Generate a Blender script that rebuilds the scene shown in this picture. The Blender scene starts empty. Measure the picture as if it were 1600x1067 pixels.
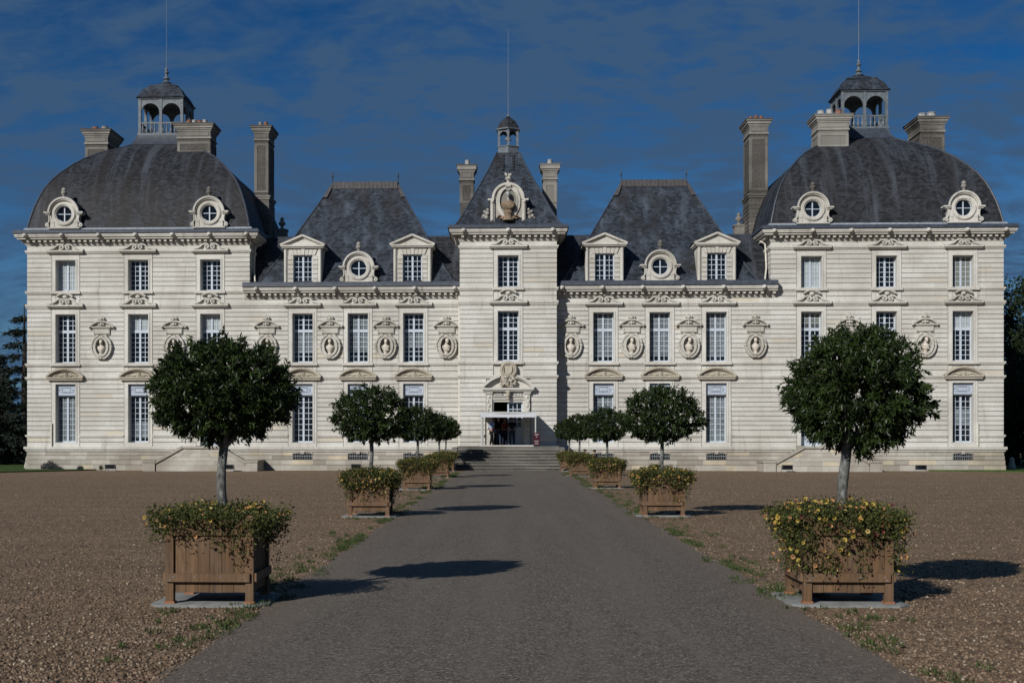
import bpy, bmesh, math, random
import numpy as np
from mathutils import Vector, Matrix, noise, Quaternion
random.seed(7); PI = math.pi
C = bpy.context.scene.collection
SC = bpy.context.scene
# ---------------------------------------------------------------- camera, world, sun
D, CAMH, YAW, FPX = 81.3, 1.74, .04, 2050.0
cam = bpy.data.cameras.new('camera'); camo = bpy.data.objects.new('camera', cam); C.objects.link(camo)
camo.location = (0, -D, CAMH); camo.rotation_euler = (PI/2, 0, YAW)
cam.sensor_width = 36; cam.lens = 36*FPX/1600
cam.shift_x = (800-(794-FPX*math.tan(YAW)))/1600; cam.shift_y = (687-533.5)/1600
cam.clip_end = 3000; SC.camera = camo
SUN = Vector((2.3, 3.6, -2.26)).normalized()
EL = math.asin(-SUN.z); ROT = math.atan2(-SUN.x, -SUN.y)
lamp = bpy.data.lights.new('sun', 'SUN'); lamp.energy = 4.6; lamp.angle = math.radians(.5); lamp.color = (1, .972, .93)
lo = bpy.data.objects.new('sun', lamp); C.objects.link(lo); lo.location = (-30, -60, 60)
lo.rotation_euler = SUN.to_track_quat('-Z', 'Y').to_euler()
SC.view_settings.view_transform = 'Standard'; SC.view_settings.look = 'None'
SC.view_settings.exposure = -.12; SC.view_settings.gamma = 1
W = bpy.data.worlds.new('World'); SC.world = W; W.use_nodes = True

class N:                                    # small node-tree helper
    def __init__(s, nt): s.nt = nt
    def __call__(s, typ, *ins, **kw):
        n = s.nt.nodes.new(typ)
        for k, v in kw.items(): setattr(n, k, v)
        for k, v in ins: s.set(n, k, v)
        return n
    def set(s, n, k, v):
        i = n.inputs[k]
        if isinstance(v, bpy.types.NodeSocket): s.nt.links.new(v, i)
        elif isinstance(v, bpy.types.Node): s.nt.links.new(v.outputs[0], i)
        else: i.default_value = v if not (isinstance(v, tuple) and len(v) == 3 and i.type == 'RGBA') else (*v, 1)
    def math(s, op, a, b=0.0): return s('ShaderNodeMath', (0, a), (1, b), operation=op).outputs[0]
    def mix(s, f, a, b, mode='MIX'):
        n = s('ShaderNodeMix', data_type='RGBA', blend_type=mode)
        s.set(n, 0, f); s.set(n, 6, a); s.set(n, 7, b); return n.outputs[2]
    def ramp(s, f, stops, interp='LINEAR'):
        n = s('ShaderNodeValToRGB', (0, f)); r = n.color_ramp; r.interpolation = interp
        while len(r.elements) < len(stops): r.elements.new(.5)
        for e, (p, c) in zip(r.elements, stops):
            e.position = p; e.color = (*c, 1) if isinstance(c, tuple) else (c, c, c, 1)
        return n.outputs[0]
    def noise(s, vec, scale, detail=4, rough=.55): return s('ShaderNodeTexNoise', ('Vector', vec), ('Scale', scale), ('Detail', detail), ('Roughness', rough)).outputs[0]
    def mapping(s, vec, scale=(1, 1, 1), loc=(0, 0, 0), rot=(0, 0, 0)):
        n = s('ShaderNodeMapping', ('Vector', vec)); n.inputs['Scale'].default_value = scale
        n.inputs['Location'].default_value = loc; n.inputs['Rotation'].default_value = rot; return n.outputs[0]

def build_world():
    k = N(W.node_tree); W.node_tree.nodes.clear()
    sky = k('ShaderNodeTexSky', sky_type='NISHITA', sun_disc=False, sun_elevation=EL, sun_rotation=ROT, altitude=100, air_density=1.0, dust_density=.3, ozone_density=3.5)
    gen = k('ShaderNodeTexCoord').outputs['Generated']
    sep = k('ShaderNodeSeparateXYZ', (0, gen))
    zz = k.math('MAXIMUM', k.math('ADD', sep.outputs[2], .28), .05)
    cv = k('ShaderNodeCombineXYZ', (0, k.math('DIVIDE', sep.outputs[0], zz)), (1, k.math('DIVIDE', sep.outputs[1], zz))).outputs[0]
    warp = k('ShaderNodeTexNoise', ('Vector', cv), ('Scale', 2.0), ('Detail', 3)).outputs['Color']
    wv = k('ShaderNodeVectorMath', (0, cv), (1, k('ShaderNodeVectorMath', (0, warp), (1, (.22, .22, 0)), operation='MULTIPLY').outputs[0]), operation='ADD').outputs[0]
    big = k.noise(k.mapping(cv, (1, .8, 1), (3.4, 1.9, 0), (0, 0, .35)), 1.7, 4, .55)
    mid = k.noise(k.mapping(wv, (1, 1.5, 1), (5.0, 2.0, 0), (0, 0, .2)), 7.0, 5, .55)
    rip = k.noise(k.mapping(wv, (.8, 1.5, 1), (1.1, 0, 0), (0, 0, .35)), 20.0, 5, .6)
    cover = k.ramp(k.math('ADD', k.math('MULTIPLY', big, .6), k.math('MULTIPLY', mid, .5)), [(.42, 0.0), (.62, 1.0)])
    rp = k.ramp(k.math('ADD', k.math('MULTIPLY', rip, .75), k.math('MULTIPLY', mid, .3)), [(.43, 0.0), (.60, 1.0)])
    c1 = k.math('ADD', k.math('MULTIPLY', cover, .55), k.math('MULTIPLY', k.math('MULTIPLY', rp, .50), k.math('ADD', cover, .35)))
    deep = k.mix(1.0, sky.outputs[0], k.ramp(sep.outputs[2], [(.0,(.46,.68,.92)),(.13,(.34,.62,.90)),(.24,(.12,.47,.80)),(.34,(.04,.38,.74))]), 'MULTIPLY')
    col = k.mix(k.math('MINIMUM', c1, .95), deep, (.82, 1.78, 3.45))
    bg = k('ShaderNodeBackground', (0, col), (1, .06))
    out = k('ShaderNodeOutputWorld'); k.set(out, 0, bg)
build_world()

# ---------------------------------------------------------------- materials
def material(name, fn):
    m = bpy.data.materials.new(name); m.use_nodes = True; m.node_tree.nodes.clear(); k = N(m.node_tree)
    b = k('ShaderNodeBsdfPrincipled'); o = k('ShaderNodeOutputMaterial'); k.set(o, 0, b)
    geo = k('ShaderNodeNewGeometry'); fn(k, b, geo.outputs['Position']); return m
def bump(k, b, h, dist, st=1.0):
    k.set(b, 'Normal', k('ShaderNodeBump', ('Height', h), ('Distance', dist), ('Strength', st)).outputs[0])
def plain(name, col, rough=.6, spec=.3, var=.15, sc=3.0, metal=0.0):
    def f(k, b, P):
        n = k.noise(P, sc, 5)
        c = k.mix(k.ramp(n, [(.3, 0.0), (.7, 1.0)]), tuple(x*(1-var) for x in col), tuple(min(1, x*(1+var)) for x in col))
        k.set(b, 'Base Color', c); k.set(b, 'Roughness', rough); k.set(b, 'Specular IOR Level', spec); k.set(b, 'Metallic', metal)
    return material(name, f)
def wallvec(k, P, sx=1.0, sz=1.0):
    s = k('ShaderNodeSeparateXYZ', (0, P)); nn = k('ShaderNodeSeparateXYZ', (0, k('ShaderNodeNewGeometry').outputs['True Normal']))
    g = k.math('GREATER_THAN', k.math('ABSOLUTE', nn.outputs[0]), k.math('ABSOLUTE', nn.outputs[1]))
    u = k.math('ADD', k.math('MULTIPLY', s.outputs[1], g), k.math('MULTIPLY', s.outputs[0], k.math('SUBTRACT', 1.0, g)))
    return k('ShaderNodeCombineXYZ', (0, k.math('MULTIPLY', u, sx)), (1, k.math('MULTIPLY', s.outputs[2], sz))).outputs[0]
def stone(light, dark, yellow, stain_amt):
    def f(k, b, P):
        t = k('ShaderNodeAttribute', attribute_name='tint').outputs['Fac']
        c = k.ramp(t, [(0, dark), (.5, light), (.9, light), (.93, yellow), (1, yellow)])
        n = k.noise(P, .35, 5, .6)
        c = k.mix(k.ramp(n, [(.36, .75), (.6, 0.0)]), c, tuple(x*y for x, y in zip(dark, (.88, .86, .84))))
        fine = k.noise(P, 9, 6, .7)
        c = k.mix(k.math('MULTIPLY', k.ramp(fine, [(.25, 1.0), (.55, 0.0)]), .35+.25*stain_amt*stain_amt), c, (.22, .2, .165))
        st = k.noise(wallvec(k, P, 2.6, .22), 1.0, 5, .65)
        c = k.mix(k.math('MULTIPLY', k.ramp(st, [(.57, 0.0), (.74, 1.0)]), stain_amt), c, (.12, .1, .075))
        k.set(b, 'Base Color', c); k.set(b, 'Roughness', .9); k.set(b, 'Specular IOR Level', .15)
        bump(k, b, k.noise(P, 25, 5, .7), .02, .5)
    return f
M = {}
M['stone'] = material('facade_stone', stone((.615, .602, .555), (.50, .486, .44), (.57, .52, .425), .34))
M['plinth'] = material('plinth_stone', stone((.47, .44, .385), (.27, .243, .20), (.56, .49, .36), .45))
M['trim'] = material('trim_stone', stone((.59, .572, .52), (.44, .42, .37), (.50, .45, .36), .5))
M['old'] = material('weathered_stone', stone((.30, .285, .258), (.044, .041, .039), (.30, .27, .2), .75))
M['oldpale'] = material('pale_weathered_and_shade_stone', stone((.37, .355, .32), (.17, .165, .15), (.36, .32, .25), .8))  # weathered stone on chimneys and gable; painted shade on niche backings
M['niche'] = material('medallion_stone', stone((.53, .51, .455), (.36, .34, .29), (.48, .42, .33), .5))
M['brownbust'] = plain('stained_bust_stone', (.20, .15, .10), .85, .2, .35, 7)
M['carved'] = material('carved_stone', stone((.50, .455, .37), (.36, .32, .25), (.50, .41, .29), .5))
M['bust'] = plain('bust_stone', (.55, .495, .42), .8, .2, .15, 6)
M['step'] = material('step_stone', stone((.20, .19, .17), (.07, .067, .06), (.2, .18, .15), .8))
def slate(base, streak, vert=1.0):
    def f(k, b, P):
        v = wallvec(k, P)
        br = k('ShaderNodeTexBrick', ('Vector', v), ('Scale', 1.0), ('Mortar Size', .012), ('Mortar Smooth', .3), ('Brick Width', .24), ('Row Height', .13), ('Bias', -.1))
        k.set(br, 'Color1', tuple(x*.5 for x in base)); k.set(br, 'Color2', tuple(x*1.75 for x in base)); k.set(br, 'Mortar', tuple(x*.35 for x in base))
        c = br.outputs[0]
        s = k.noise(wallvec(k, P, .8, .10*vert), 1.6, 6, .66)
        c = k.mix(k.math('MULTIPLY', k.ramp(s, [(.50, 0.0), (.66, 1.0)]), .75), c, streak)
        s2 = k.noise(k.mapping(wallvec(k, P, .42, .05*vert), loc=(7, 3, 0)), 1.7, 6, .62)
        c = k.mix(k.math('MULTIPLY', k.ramp(s2, [(.50, 0.0), (.66, 1.0)]), .7), c, (.018, .0145, .012))
        s3 = k.noise(P, 1.3, 6, .7)
        c = k.mix(k.math('MULTIPLY', k.ramp(s3, [(.5, 0.0), (.75, 1.0)]), .25), c, tuple(x*1.7 for x in base))
        k.set(b, 'Base Color', c); k.set(b, 'Roughness', .62); k.set(b, 'Specular IOR Level', .25)
        bump(k, b, br.outputs['Fac'], .02, .6)
    return f
M['slate'] = material('slate', slate((.025, .027, .032), (.070, .080, .096)))
M['slate2'] = material('blue_slate', slate((.030, .037, .049), (.080, .098, .124), 5.0))
M['lead'] = plain('lead_sheet', (.042, .050, .066), .5, .4, .3, 4)
M['leadlight'] = plain('pale_lead', (.25, .27, .30), .5, .4, .25, 5)
M['copper'] = plain('brown_ridge_lead', (.072, .066, .067), .55, .3, .3, 3)
M['white'] = plain('window_paint', (.45, .50, .56), .45, .4, .06, 4)
M['panel'] = plain('shutter_panel_paint', (.40, .45, .52), .5, .35, .08, 5)
M['panelline'] = plain('panel_moulding_paint', (.27, .30, .36), .5, .3, .1, 5)
def glassf(k, b, P):
    n = k.noise(P, 1.7, 3)
    k.set(b, 'Base Color', k.mix(k.ramp(n, [(.45, 0.0), (.7, 1.0)]), (.004, .005, .007), (.016, .021, .028)))
    k.set(b, 'Roughness', .06); k.set(b, 'Specular IOR Level', .5)
    bump(k, b, k.noise(P, 2.2, 2), .03, .35)
M['glass'] = material('window_glass', glassf)
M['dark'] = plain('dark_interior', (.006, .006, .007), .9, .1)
M['curtain'] = plain('pale_blind', (.34, .38, .39), .8, .1, .15, 2)
M['netcurtain'] = plain('grey_net_curtain', (.13, .155, .165), .7, .2, .35, 3)
M['greenblind'] = plain('grey_green_blind', (.16, .17, .14), .8, .1, .15, 2)
M['iron'] = plain('black_iron', (.02, .021, .024), .5, .4)
M['pipe'] = plain('cream_pipe_paint', (.58, .55, .47), .5, .3)
M['greymetal'] = plain('zinc_grey', (.17, .18, .19), .5, .5, .2, 6)
M['lantern'] = plain('lantern_lead', (.115, .135, .15), .55, .35, .3, 5)
M['terracotta'] = plain('terracotta', (.22, .10, .065), .8, .2, .35, 8)
M['pot'] = plain('pale_chimney_pot', (.31, .31, .30), .7, .2, .3, 6)
M['canvas'] = plain('white_canvas', (.47, .48, .50), .7, .2, .04, 3)
M['polewhite'] = plain('white_pole_paint', (.47, .47, .45), .4, .4, .05)
M['red'] = plain('burgundy_board', (.04, .004, .011), .4, .4, .1)
M['lettering'] = plain('white_lettering', (.38, .32, .33), .5, .3, .02)
def woodf(k, b, P):
    o = k('ShaderNodeTexCoord').outputs['Object']
    t = k('ShaderNodeAttribute', attribute_name='tint').outputs['Fac']
    w = k.noise(k.mapping(o, (30, 30, 1.3)), 1.5, 5, .6)
    c = k.mix(t, (.115, .064, .032), (.225, .133, .071))
    c = k.mix(k.math('MULTIPLY', k.ramp(w, [(.38, 1.0), (.62, 0.0)]), .55), c, (.065, .042, .028))
    dk = k.noise(k.mapping(o, (5, 5, 1.1)), 1.6, 5, .65); c = k.mix(k.math('MULTIPLY', k.ramp(dk, [(.50, 0.0), (.68, 1.0)]), .6), c, (.045, .031, .022))
    g = k.noise(o, 3, 4)
    c = k.mix(k.math('MULTIPLY', k.ramp(g, [(.5, 0.0), (.8, 1.0)]), .35), c, (.15, .118, .088))
    k.set(b, 'Base Color', c); k.set(b, 'Roughness', .75); k.set(b, 'Specular IOR Level', .2); bump(k, b, w, .004, .6)
M['wood'] = material('oiled_timber', woodf)
M['foot'] = plain('orange_foot_pad', (.26, .115, .06), .8, .2, .2, 9)
M['concrete'] = plain('pale_concrete', (.20, .205, .195), .9, .1, .25, 7)
M['soil'] = plain('dark_soil', (.03, .022, .016), .95, .05, .3, 20)
def barkf(k, b, P):
    o = k('ShaderNodeTexCoord').outputs['Object']
    n = k.noise(k.mapping(o, (1, 1, .5)), 22, 6, .7)
    c = k.ramp(n, [(.36, (.04, .039, .034)), (.52, (.12, .12, .112)), (.68, (.25, .26, .25))])
    k.set(b, 'Base Color', c); k.set(b, 'Roughness', .9); bump(k, b, n, .02, .8)
M['bark'] = material('pale_bark', barkf)
M['darkbark'] = plain('dark_bark', (.05, .042, .035), .95, .1, .35, 12)
def leaff(a, c2, rough=.42, trans=.25):
    def f(k, b, P):
        t = k('ShaderNodeAttribute', attribute_name='tint').outputs['Fac']
        c = k.ramp(t, [(0, a), (.75, c2), (1, tuple(x*1.35 for x in c2))])
        k.set(b, 'Base Color', c); k.set(b, 'Roughness', rough); k.set(b, 'Specular IOR Level', .32)
        tr = k('ShaderNodeBsdfTranslucent', (0, c)); mx = k('ShaderNodeMixShader', (0, trans), (1, b.outputs[0]), (2, tr.outputs[0]))
        out = [n for n in k.nt.nodes if n.type == 'OUTPUT_MATERIAL'][0]; k.set(out, 0, mx.outputs[0])
    return f
M['leaf'] = material('laurel_leaf', leaff((.010, .018, .005), (.036, .060, .013)))
M['flowerleaf'] = material('trailing_leaf', leaff((.024, .034, .009), (.085, .092, .022), .6))
M['conifer'] = material('conifer_needles', leaff((.005, .010, .007), (.013, .024, .015), .7, .1))
M['broadleaf'] = material('broad_leaf', leaff((.007, .014, .006), (.024, .038, .012), .6))
M['lavender'] = material('lavender_leaf', leaff((.05, .055, .05), (.10, .105, .11), .8))
M['grass'] = material('grass_blade', leaff((.022, .040, .010), (.075, .105, .028), .6))
def petalf(k, b, P):
    t = k('ShaderNodeAttribute', attribute_name='tint').outputs['Fac']
    k.set(b, 'Base Color', k.ramp(t, [(0, (.02, .012, .01)), (.08, (.02, .012, .01)), (.1, (.34, .24, .035)), (.35, (.40, .30, .10)), (.55, (.34, .17, .06)), (.85, (.36, .19, .10)), (.9, (.08, .006, .008))], 'CONSTANT'))
    k.set(b, 'Roughness', .7)
M['petal'] = material('petunia_petals', petalf)
def gravelf(k, b, P):
    v = k('ShaderNodeTexVoronoi', ('Vector', P), ('Scale', 26.0)); v2 = k('ShaderNodeTexVoronoi', ('Vector', P), ('Scale', 60.0))
    h = k('ShaderNodeSeparateColor', (0, v.outputs['Color'])).outputs[0]
    c = k.ramp(h, [(0, (0.0850, 0.0558, 0.0340)), (.3, (0.1500, 0.0972, 0.0577)), (.6, (0.2000, 0.1332, 0.0799)), (.86, (0.2700, 0.1908, 0.1221)), (.95, (0.4000, 0.3150, 0.2183))], 'CONSTANT')
    h2 = k('ShaderNodeSeparateColor', (0, v2.outputs['Color'])).outputs[1]
    c = k.mix(.4, c, k.ramp(h2, [(0, (0.0850, 0.0558, 0.0340)), (.6, (0.1900, 0.1260, 0.0755)), (1, (0.2900, 0.2115, 0.1369))]))
    edge = k.ramp(v.outputs['Distance'], [(.3, 0.0), (.72, 1.0)])
    c = k.mix(k.math('MULTIPLY', edge, .55), c, (0.0500, 0.0342, 0.0215))
    n = k.noise(k.mapping(P, (.35, 1, 1)), .5, 5)
    c = k.mix(k.math('MULTIPLY', k.ramp(n, [(.35, 0.0), (.7, 1.0)]), .28), c, (0.1100, 0.0738, 0.0459))
    ng = k.noise(P, 7.0, 6, .8)
    c = k.mix(1.0, c, k.ramp(ng, [(.3, .62), (.5, 1.2), (.7, 1.85)]), 'MULTIPLY')
    ng2 = k.noise(P, 22.0, 3, .8)
    c = k.mix(1.0, c, k.ramp(ng2, [(.3, .6), (.5, 1.08), (.7, 1.6)]), 'MULTIPLY')
    rk = k.noise(k.mapping(P, (.18, 1.4, 1), (0,0,0), (0,0,.12)), 1.0, 5, .65)
    c = k.mix(1.0, c, k.ramp(rk, [(.3, .80), (.7, 1.20)]), 'MULTIPLY')
    k.set(b, 'Base Color', c); k.set(b, 'Roughness', .9); k.set(b, 'Specular IOR Level', .2)
    bump(k, b, k.math('SUBTRACT', 1.0, v.outputs['Distance']), .008, .8)
M['gravel'] = material('brown_gravel', gravelf)
def pathf(k, b, P):
    v = k('ShaderNodeTexVoronoi', ('Vector', P), ('Scale', 75.0))
    h = k('ShaderNodeSeparateColor', (0, v.outputs['Color'])).outputs[0]
    c = k.ramp(h, [(0, (0.0603, 0.0511, 0.0413)), (.4, (0.1196, 0.1013, 0.0826)), (.75, (0.1664, 0.1428, 0.1178)), (.93, (0.3016, 0.2625, 0.2150))], 'CONSTANT')
    n = k.noise(k.mapping(P, (.9, .3, 1)), .8, 6, .6)
    c = k.mix(k.math('MULTIPLY', k.ramp(n, [(.35, 0.0), (.65, 1.0)]), .38), c, (0.0936, 0.0801, 0.0654))
    n2 = k.noise(P, 6, 6, .7)
    c = k.mix(k.math('MULTIPLY', k.ramp(n2, [(.48, 0.0), (.7, 1.0)]), .3), c, (0.1768, 0.1525, 0.1247))
    g3 = k.noise(P, 28.0, 4, .8); g4 = k.noise(P, 9.0, 5, .75)
    c = k.mix(1.0, c, k.ramp(g3, [(.3, .55), (.5, 1.0), (.68, 1.7)]), 'MULTIPLY'); c = k.mix(1.0, c, k.ramp(g4, [(.3, .78), (.7, 1.25)]), 'MULTIPLY')
    tr = k.noise(k.mapping(P, (2.2, .10, 1)), 1.0, 4, .6)
    c = k.mix(k.math('MULTIPLY', k.ramp(tr, [(.45, 0.0), (.62, 1.0)]), .45), c, (.150, .128, .105))
    s = k('ShaderNodeSeparateXYZ', (0, P))
    e = k.math('ABSOLUTE', k.math('SUBTRACT', s.outputs[0], .22))
    e = k.math('ADD', e, k.math('MULTIPLY', k.math('SUBTRACT', n2, .5), .9))
    c = k.mix(k.math('MULTIPLY', k.ramp(k.math('DIVIDE', e, 4.0), [(.5, 0.0), (.72, 1.0)]), .5), c, (.15, .112, .085))
    k.set(b, 'Base Color', c); k.set(b, 'Roughness', .92); k.set(b, 'Specular IOR Level', .2)
    bump(k, b, v.outputs['Distance'], .004, .7)
M['path'] = material('compacted_path', pathf)
M['lawn'] = plain('lawn_green', (.045, .075, .018), .9, .1, .4, 6)
M['cloth_blue'] = plain('pale_blue_cotton', (.30, .38, .55), .8, .1, .1)
M['cloth_navy'] = plain('navy_cloth', (.012, .016, .03), .8, .1)
M['cloth_black'] = plain('black_cloth', (.010, .010, .011), .8, .1)
M['cloth_red'] = plain('rust_cotton', (.09, .028, .02), .8, .1)
M['denim'] = plain('denim', (.028, .04, .062), .8, .1)
M['skin'] = plain('skin', (.28, .16, .11), .6, .3)
M['hair'] = plain('dark_hair', (.016, .012, .010), .6, .3)

# ---------------------------------------------------------------- mesh builder
class MB:
    def __init__(s): s.v = []; s.f = []; s.t = []; s.T = .5
    def add(s, vs, fs, t=None):
        o = len(s.v); s.v += [tuple(v) for v in vs]; s.f += [tuple(i+o for i in f) for f in fs]
        s.t += [s.T if t is None else t]*len(fs); return s
    def box(s, x0, x1, y0, y1, z0, z1, t=None):
        return s.add([(x0,y0,z0),(x1,y0,z0),(x1,y1,z0),(x0,y1,z0),(x0,y0,z1),(x1,y0,z1),(x1,y1,z1),(x0,y1,z1)],
            [(0,3,2,1),(4,5,6,7),(0,1,5,4),(1,2,6,5),(2,3,7,6),(3,0,4,7)], t)
    def quad(s, a, b, c, d, t=None): return s.add([a,b,c,d], [(0,1,2,3)], t)
    def prism(s, pts, y0, y1, t=None):          # outline in x,z pushed along y
        n = len(pts); vs = [(x,y0,z) for x,z in pts]+[(x,y1,z) for x,z in pts]
        return s.add(vs, [tuple(range(n)), tuple(range(2*n-1,n-1,-1))]+[(i,(i+1)%n,n+(i+1)%n,n+i) for i in range(n)], t)
    def ribbon(s, pts, w, y0, y1, t=None):      # moulding that follows a line in x,z
        n = len(pts); L = []
        for i,(x,z) in enumerate(pts):
            a = pts[max(0,i-1)]; b = pts[min(n-1,i+1)]; dx,dz = b[0]-a[0], b[1]-a[1]; l = math.hypot(dx,dz) or 1
            ww = w(i/(n-1)) if callable(w) else w
            L.append((x-dz/l*ww/2, z+dx/l*ww/2, x+dz/l*ww/2, z-dx/l*ww/2))
        vs = []
        for a in L: vs += [(a[0],y0,a[1]),(a[2],y0,a[3]),(a[0],y1,a[1]),(a[2],y1,a[3])]
        fs = [(0,1,3,2),(4*n-4,4*n-2,4*n-1,4*n-3)]
        for i in range(n-1):
            j = 4*i; q = j+4
            fs += [(j,q,q+1,j+1),(j+2,j+3,q+3,q+2),(j,j+2,q+2,q),(j+1,q+1,q+3,j+3)]
        return s.add(vs, fs, t)
    def tube(s, pts, r, n=8, t=None, caps=True):
        pts = [Vector(p) for p in pts]; vs = []; fs = []; ref = Vector((.31,.77,.13))
        for i,p in enumerate(pts):
            d = (pts[min(len(pts)-1,i+1)]-pts[max(0,i-1)]).normalized()
            u = d.cross(ref if abs(d.dot(ref)) < .9 else Vector((1,0,0))).normalized(); w = d.cross(u)
            rr = r[i] if isinstance(r,(list,tuple)) else r
            vs += [p+(u*math.cos(2*PI*k/n)+w*math.sin(2*PI*k/n))*rr for k in range(n)]
        for i in range(len(pts)-1):
            for k in range(n): fs.append((i*n+k,i*n+(k+1)%n,(i+1)*n+(k+1)%n,(i+1)*n+k))
        if caps: fs += [tuple(range(n-1,-1,-1)), tuple(range((len(pts)-1)*n,len(pts)*n))]
        return s.add(vs, fs, t)
    def lathe(s, c, prof, n=12, t=None):        # prof: (r,z) upward
        vs = []; fs = []
        for r,z in prof: vs += [(c[0]+r*math.cos(2*PI*k/n), c[1]+r*math.sin(2*PI*k/n), c[2]+z) for k in range(n)]
        for i in range(len(prof)-1):
            for k in range(n): fs.append((i*n+k,i*n+(k+1)%n,(i+1)*n+(k+1)%n,(i+1)*n+k))
        fs += [tuple(range(n-1,-1,-1)), tuple(range((len(prof)-1)*n,len(prof)*n))]
        return s.add(vs, fs, t)
    def ball(s, c, rx, ry=None, rz=None, n=10, m=6, t=None):
        ry = ry or rx; rz = rz or rx; vs = []; fs = []
        for i in range(m+1):
            a = -PI/2+PI*i/m; cr = max(math.cos(a), .02)
            vs += [(c[0]+rx*cr*math.cos(2*PI*k/n), c[1]+ry*cr*math.sin(2*PI*k/n), c[2]+rz*math.sin(a)) for k in range(n)]
        for i in range(m):
            for k in range(n): fs.append((i*n+k,i*n+(k+1)%n,(i+1)*n+(k+1)%n,(i+1)*n+k))
        fs += [tuple(range(n-1,-1,-1)), tuple(range(m*n,(m+1)*n))]
        return s.add(vs, fs, t)
    def loft(s, rings, t=None, cap=True):       # rings of equal point count, upward
        n = len(rings[0]); vs = [p for r in rings for p in r]; fs = []
        for i in range(len(rings)-1):
            for k in range(n): fs.append((i*n+k,i*n+(k+1)%n,(i+1)*n+(k+1)%n,(i+1)*n+k))
        if cap: fs += [tuple(range((len(rings)-1)*n,len(rings)*n))]
        return s.add(vs, fs, t)
    def mesh(s, name, mat, smooth=35):
        me = bpy.data.meshes.new(name); me.from_pydata(s.v, [], s.f)
        a = me.attributes.new('tint', 'FLOAT', 'FACE'); a.data.foreach_set('value', s.t)
        bm = bmesh.new(); bm.from_mesh(me); bmesh.ops.recalc_face_normals(bm, faces=bm.faces); bm.to_mesh(me); bm.free()
        for m in (mat if isinstance(mat, list) else [mat]): me.materials.append(m)
        if smooth: me.shade_smooth(); me.set_sharp_from_angle(angle=math.radians(smooth))
        return me
    def build(s, name, mat, parent=None, loc=(0,0,0), smooth=35): return link(name, s.mesh(name, mat, smooth), parent, loc)
def link(name, me, parent=None, loc=(0,0,0), rz=0):
    o = bpy.data.objects.new(name, me); C.objects.link(o); o.location = loc; o.rotation_euler = (0,0,rz)
    if parent: o.parent = parent
    return o
def tag(o, label=None, cat=None, group=None, kind=None):
    for k,v in (('label',label),('category',cat),('group',group),('kind',kind)):
        if v: o[k] = v
    return o
def thing(name, label, cat, loc=(0,0,0), group=None): return tag(link(name, None, None, loc), label, cat, group)
def kids(o): return [c for c in list(C.objects) if c.parent == o]
def copy_tree(o, loc=None, parent=None):
    c = o.copy(); C.objects.link(c)
    if parent: c.parent = parent
    if loc is not None: c.location = loc
    for ch in kids(o): copy_tree(ch, None, c)
    return c
def rint(): return random.random()

# ---------------------------------------------------------------- ground
def ground_z(x, y):
    s = min(1, max(0, (abs(x)-4.5)/5)); q = min(1, max(0, (y+55)/52)); q = q*q*(3-2*q)
    return -.165*q*s
def build_ground():
    xs = sorted(set([-700,-300,-120,-60]+[i*2.0-46 for i in range(47)]+[60,120,300,700])); ys = sorted(set([-300,-120]+[i*2.0-92 for i in range(50)]+[20,60,200,900]))
    m = MB(); nx = len(xs)
    m.add([(x,y,ground_z(x,y)) for y in ys for x in xs], [(j*nx+i,j*nx+i+1,(j+1)*nx+i+1,(j+1)*nx+i) for j in range(len(ys)-1) for i in range(nx-1)])
    tag(m.build('gravel_forecourt', M['gravel']), 'brown gravel forecourt in front of the chateau', 'ground', kind='structure')
    m = MB(); L = []; R = []; y = -100.0
    while y < -6.8:
        L.append((-2.55+.10*noise.noise((y*.9,1,0))+.03*noise.noise((y*4,3,0)), y, .006)); R.append((3.0+.10*noise.noise((y*.9,7,0))+.03*noise.noise((y*4,9,0)), y, .006)); y += .35
    L.append((-2.7,-6.6,.006)); R.append((3.0,-6.6,.006)); n = len(L)
    m.add(L+R, [(i,n+i,n+i+1,i+1) for i in range(n-1)])
    tag(m.build('path', M['path'], smooth=0), 'straight grey-brown path leading to the entrance steps', 'path', kind='structure')
    for nm,x0,x1,dep,ln in (('left',-46.0,-25.8,9.5,6.0),('right',47.0,25.6,4.0,6.5)):
        m = MB(); n = 40; a = []; b_ = []
        for i in range(n+1):
            x = x0+(x1-x0)*i/n; q = abs(x-x1)/ln
            front = -.25-dep*min(q,2.2)**.85+.12*noise.noise((x*.7,0,0)); a.append((x,front,ground_z(x,front)+.07)); b_.append((x,-.03,-.09))
        m.add(a+b_, [(i,i+1,n+2+i,n+1+i) for i in range(n)]); m.add(a+[(p[0],p[1]-.04,-.3) for p in a], [(i,i+1,n+2+i,n+1+i) for i in range(n)])
        tag(m.build('lawn_edge', M['lawn']), 'narrow strip of lawn along the foot of the %s pavilion' % nm, 'lawn', kind='structure')
    for x0,x1 in ((-75,-30.6),(30.5,75)):
        m = MB(); m.quad((x0,-1,-.13),(x1,-1,-.13),(x1,70,-.1),(x0,70,-.1)); tag(m.build('lawn', M['lawn']), None, 'lawn', kind='structure')
build_ground()

# ---------------------------------------------------------------- chateau
CH = thing('chateau', 'long white stone chateau with domed slate pavilions and a central entrance tower', 'castle')
WX = 1.27/2; SX = .915                           # window half width, surround half width
def part(mb, name, mat, loc=(0,0,0), smooth=35, parent=None): return mb.build(name, mat, parent or CH, loc, smooth)

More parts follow.
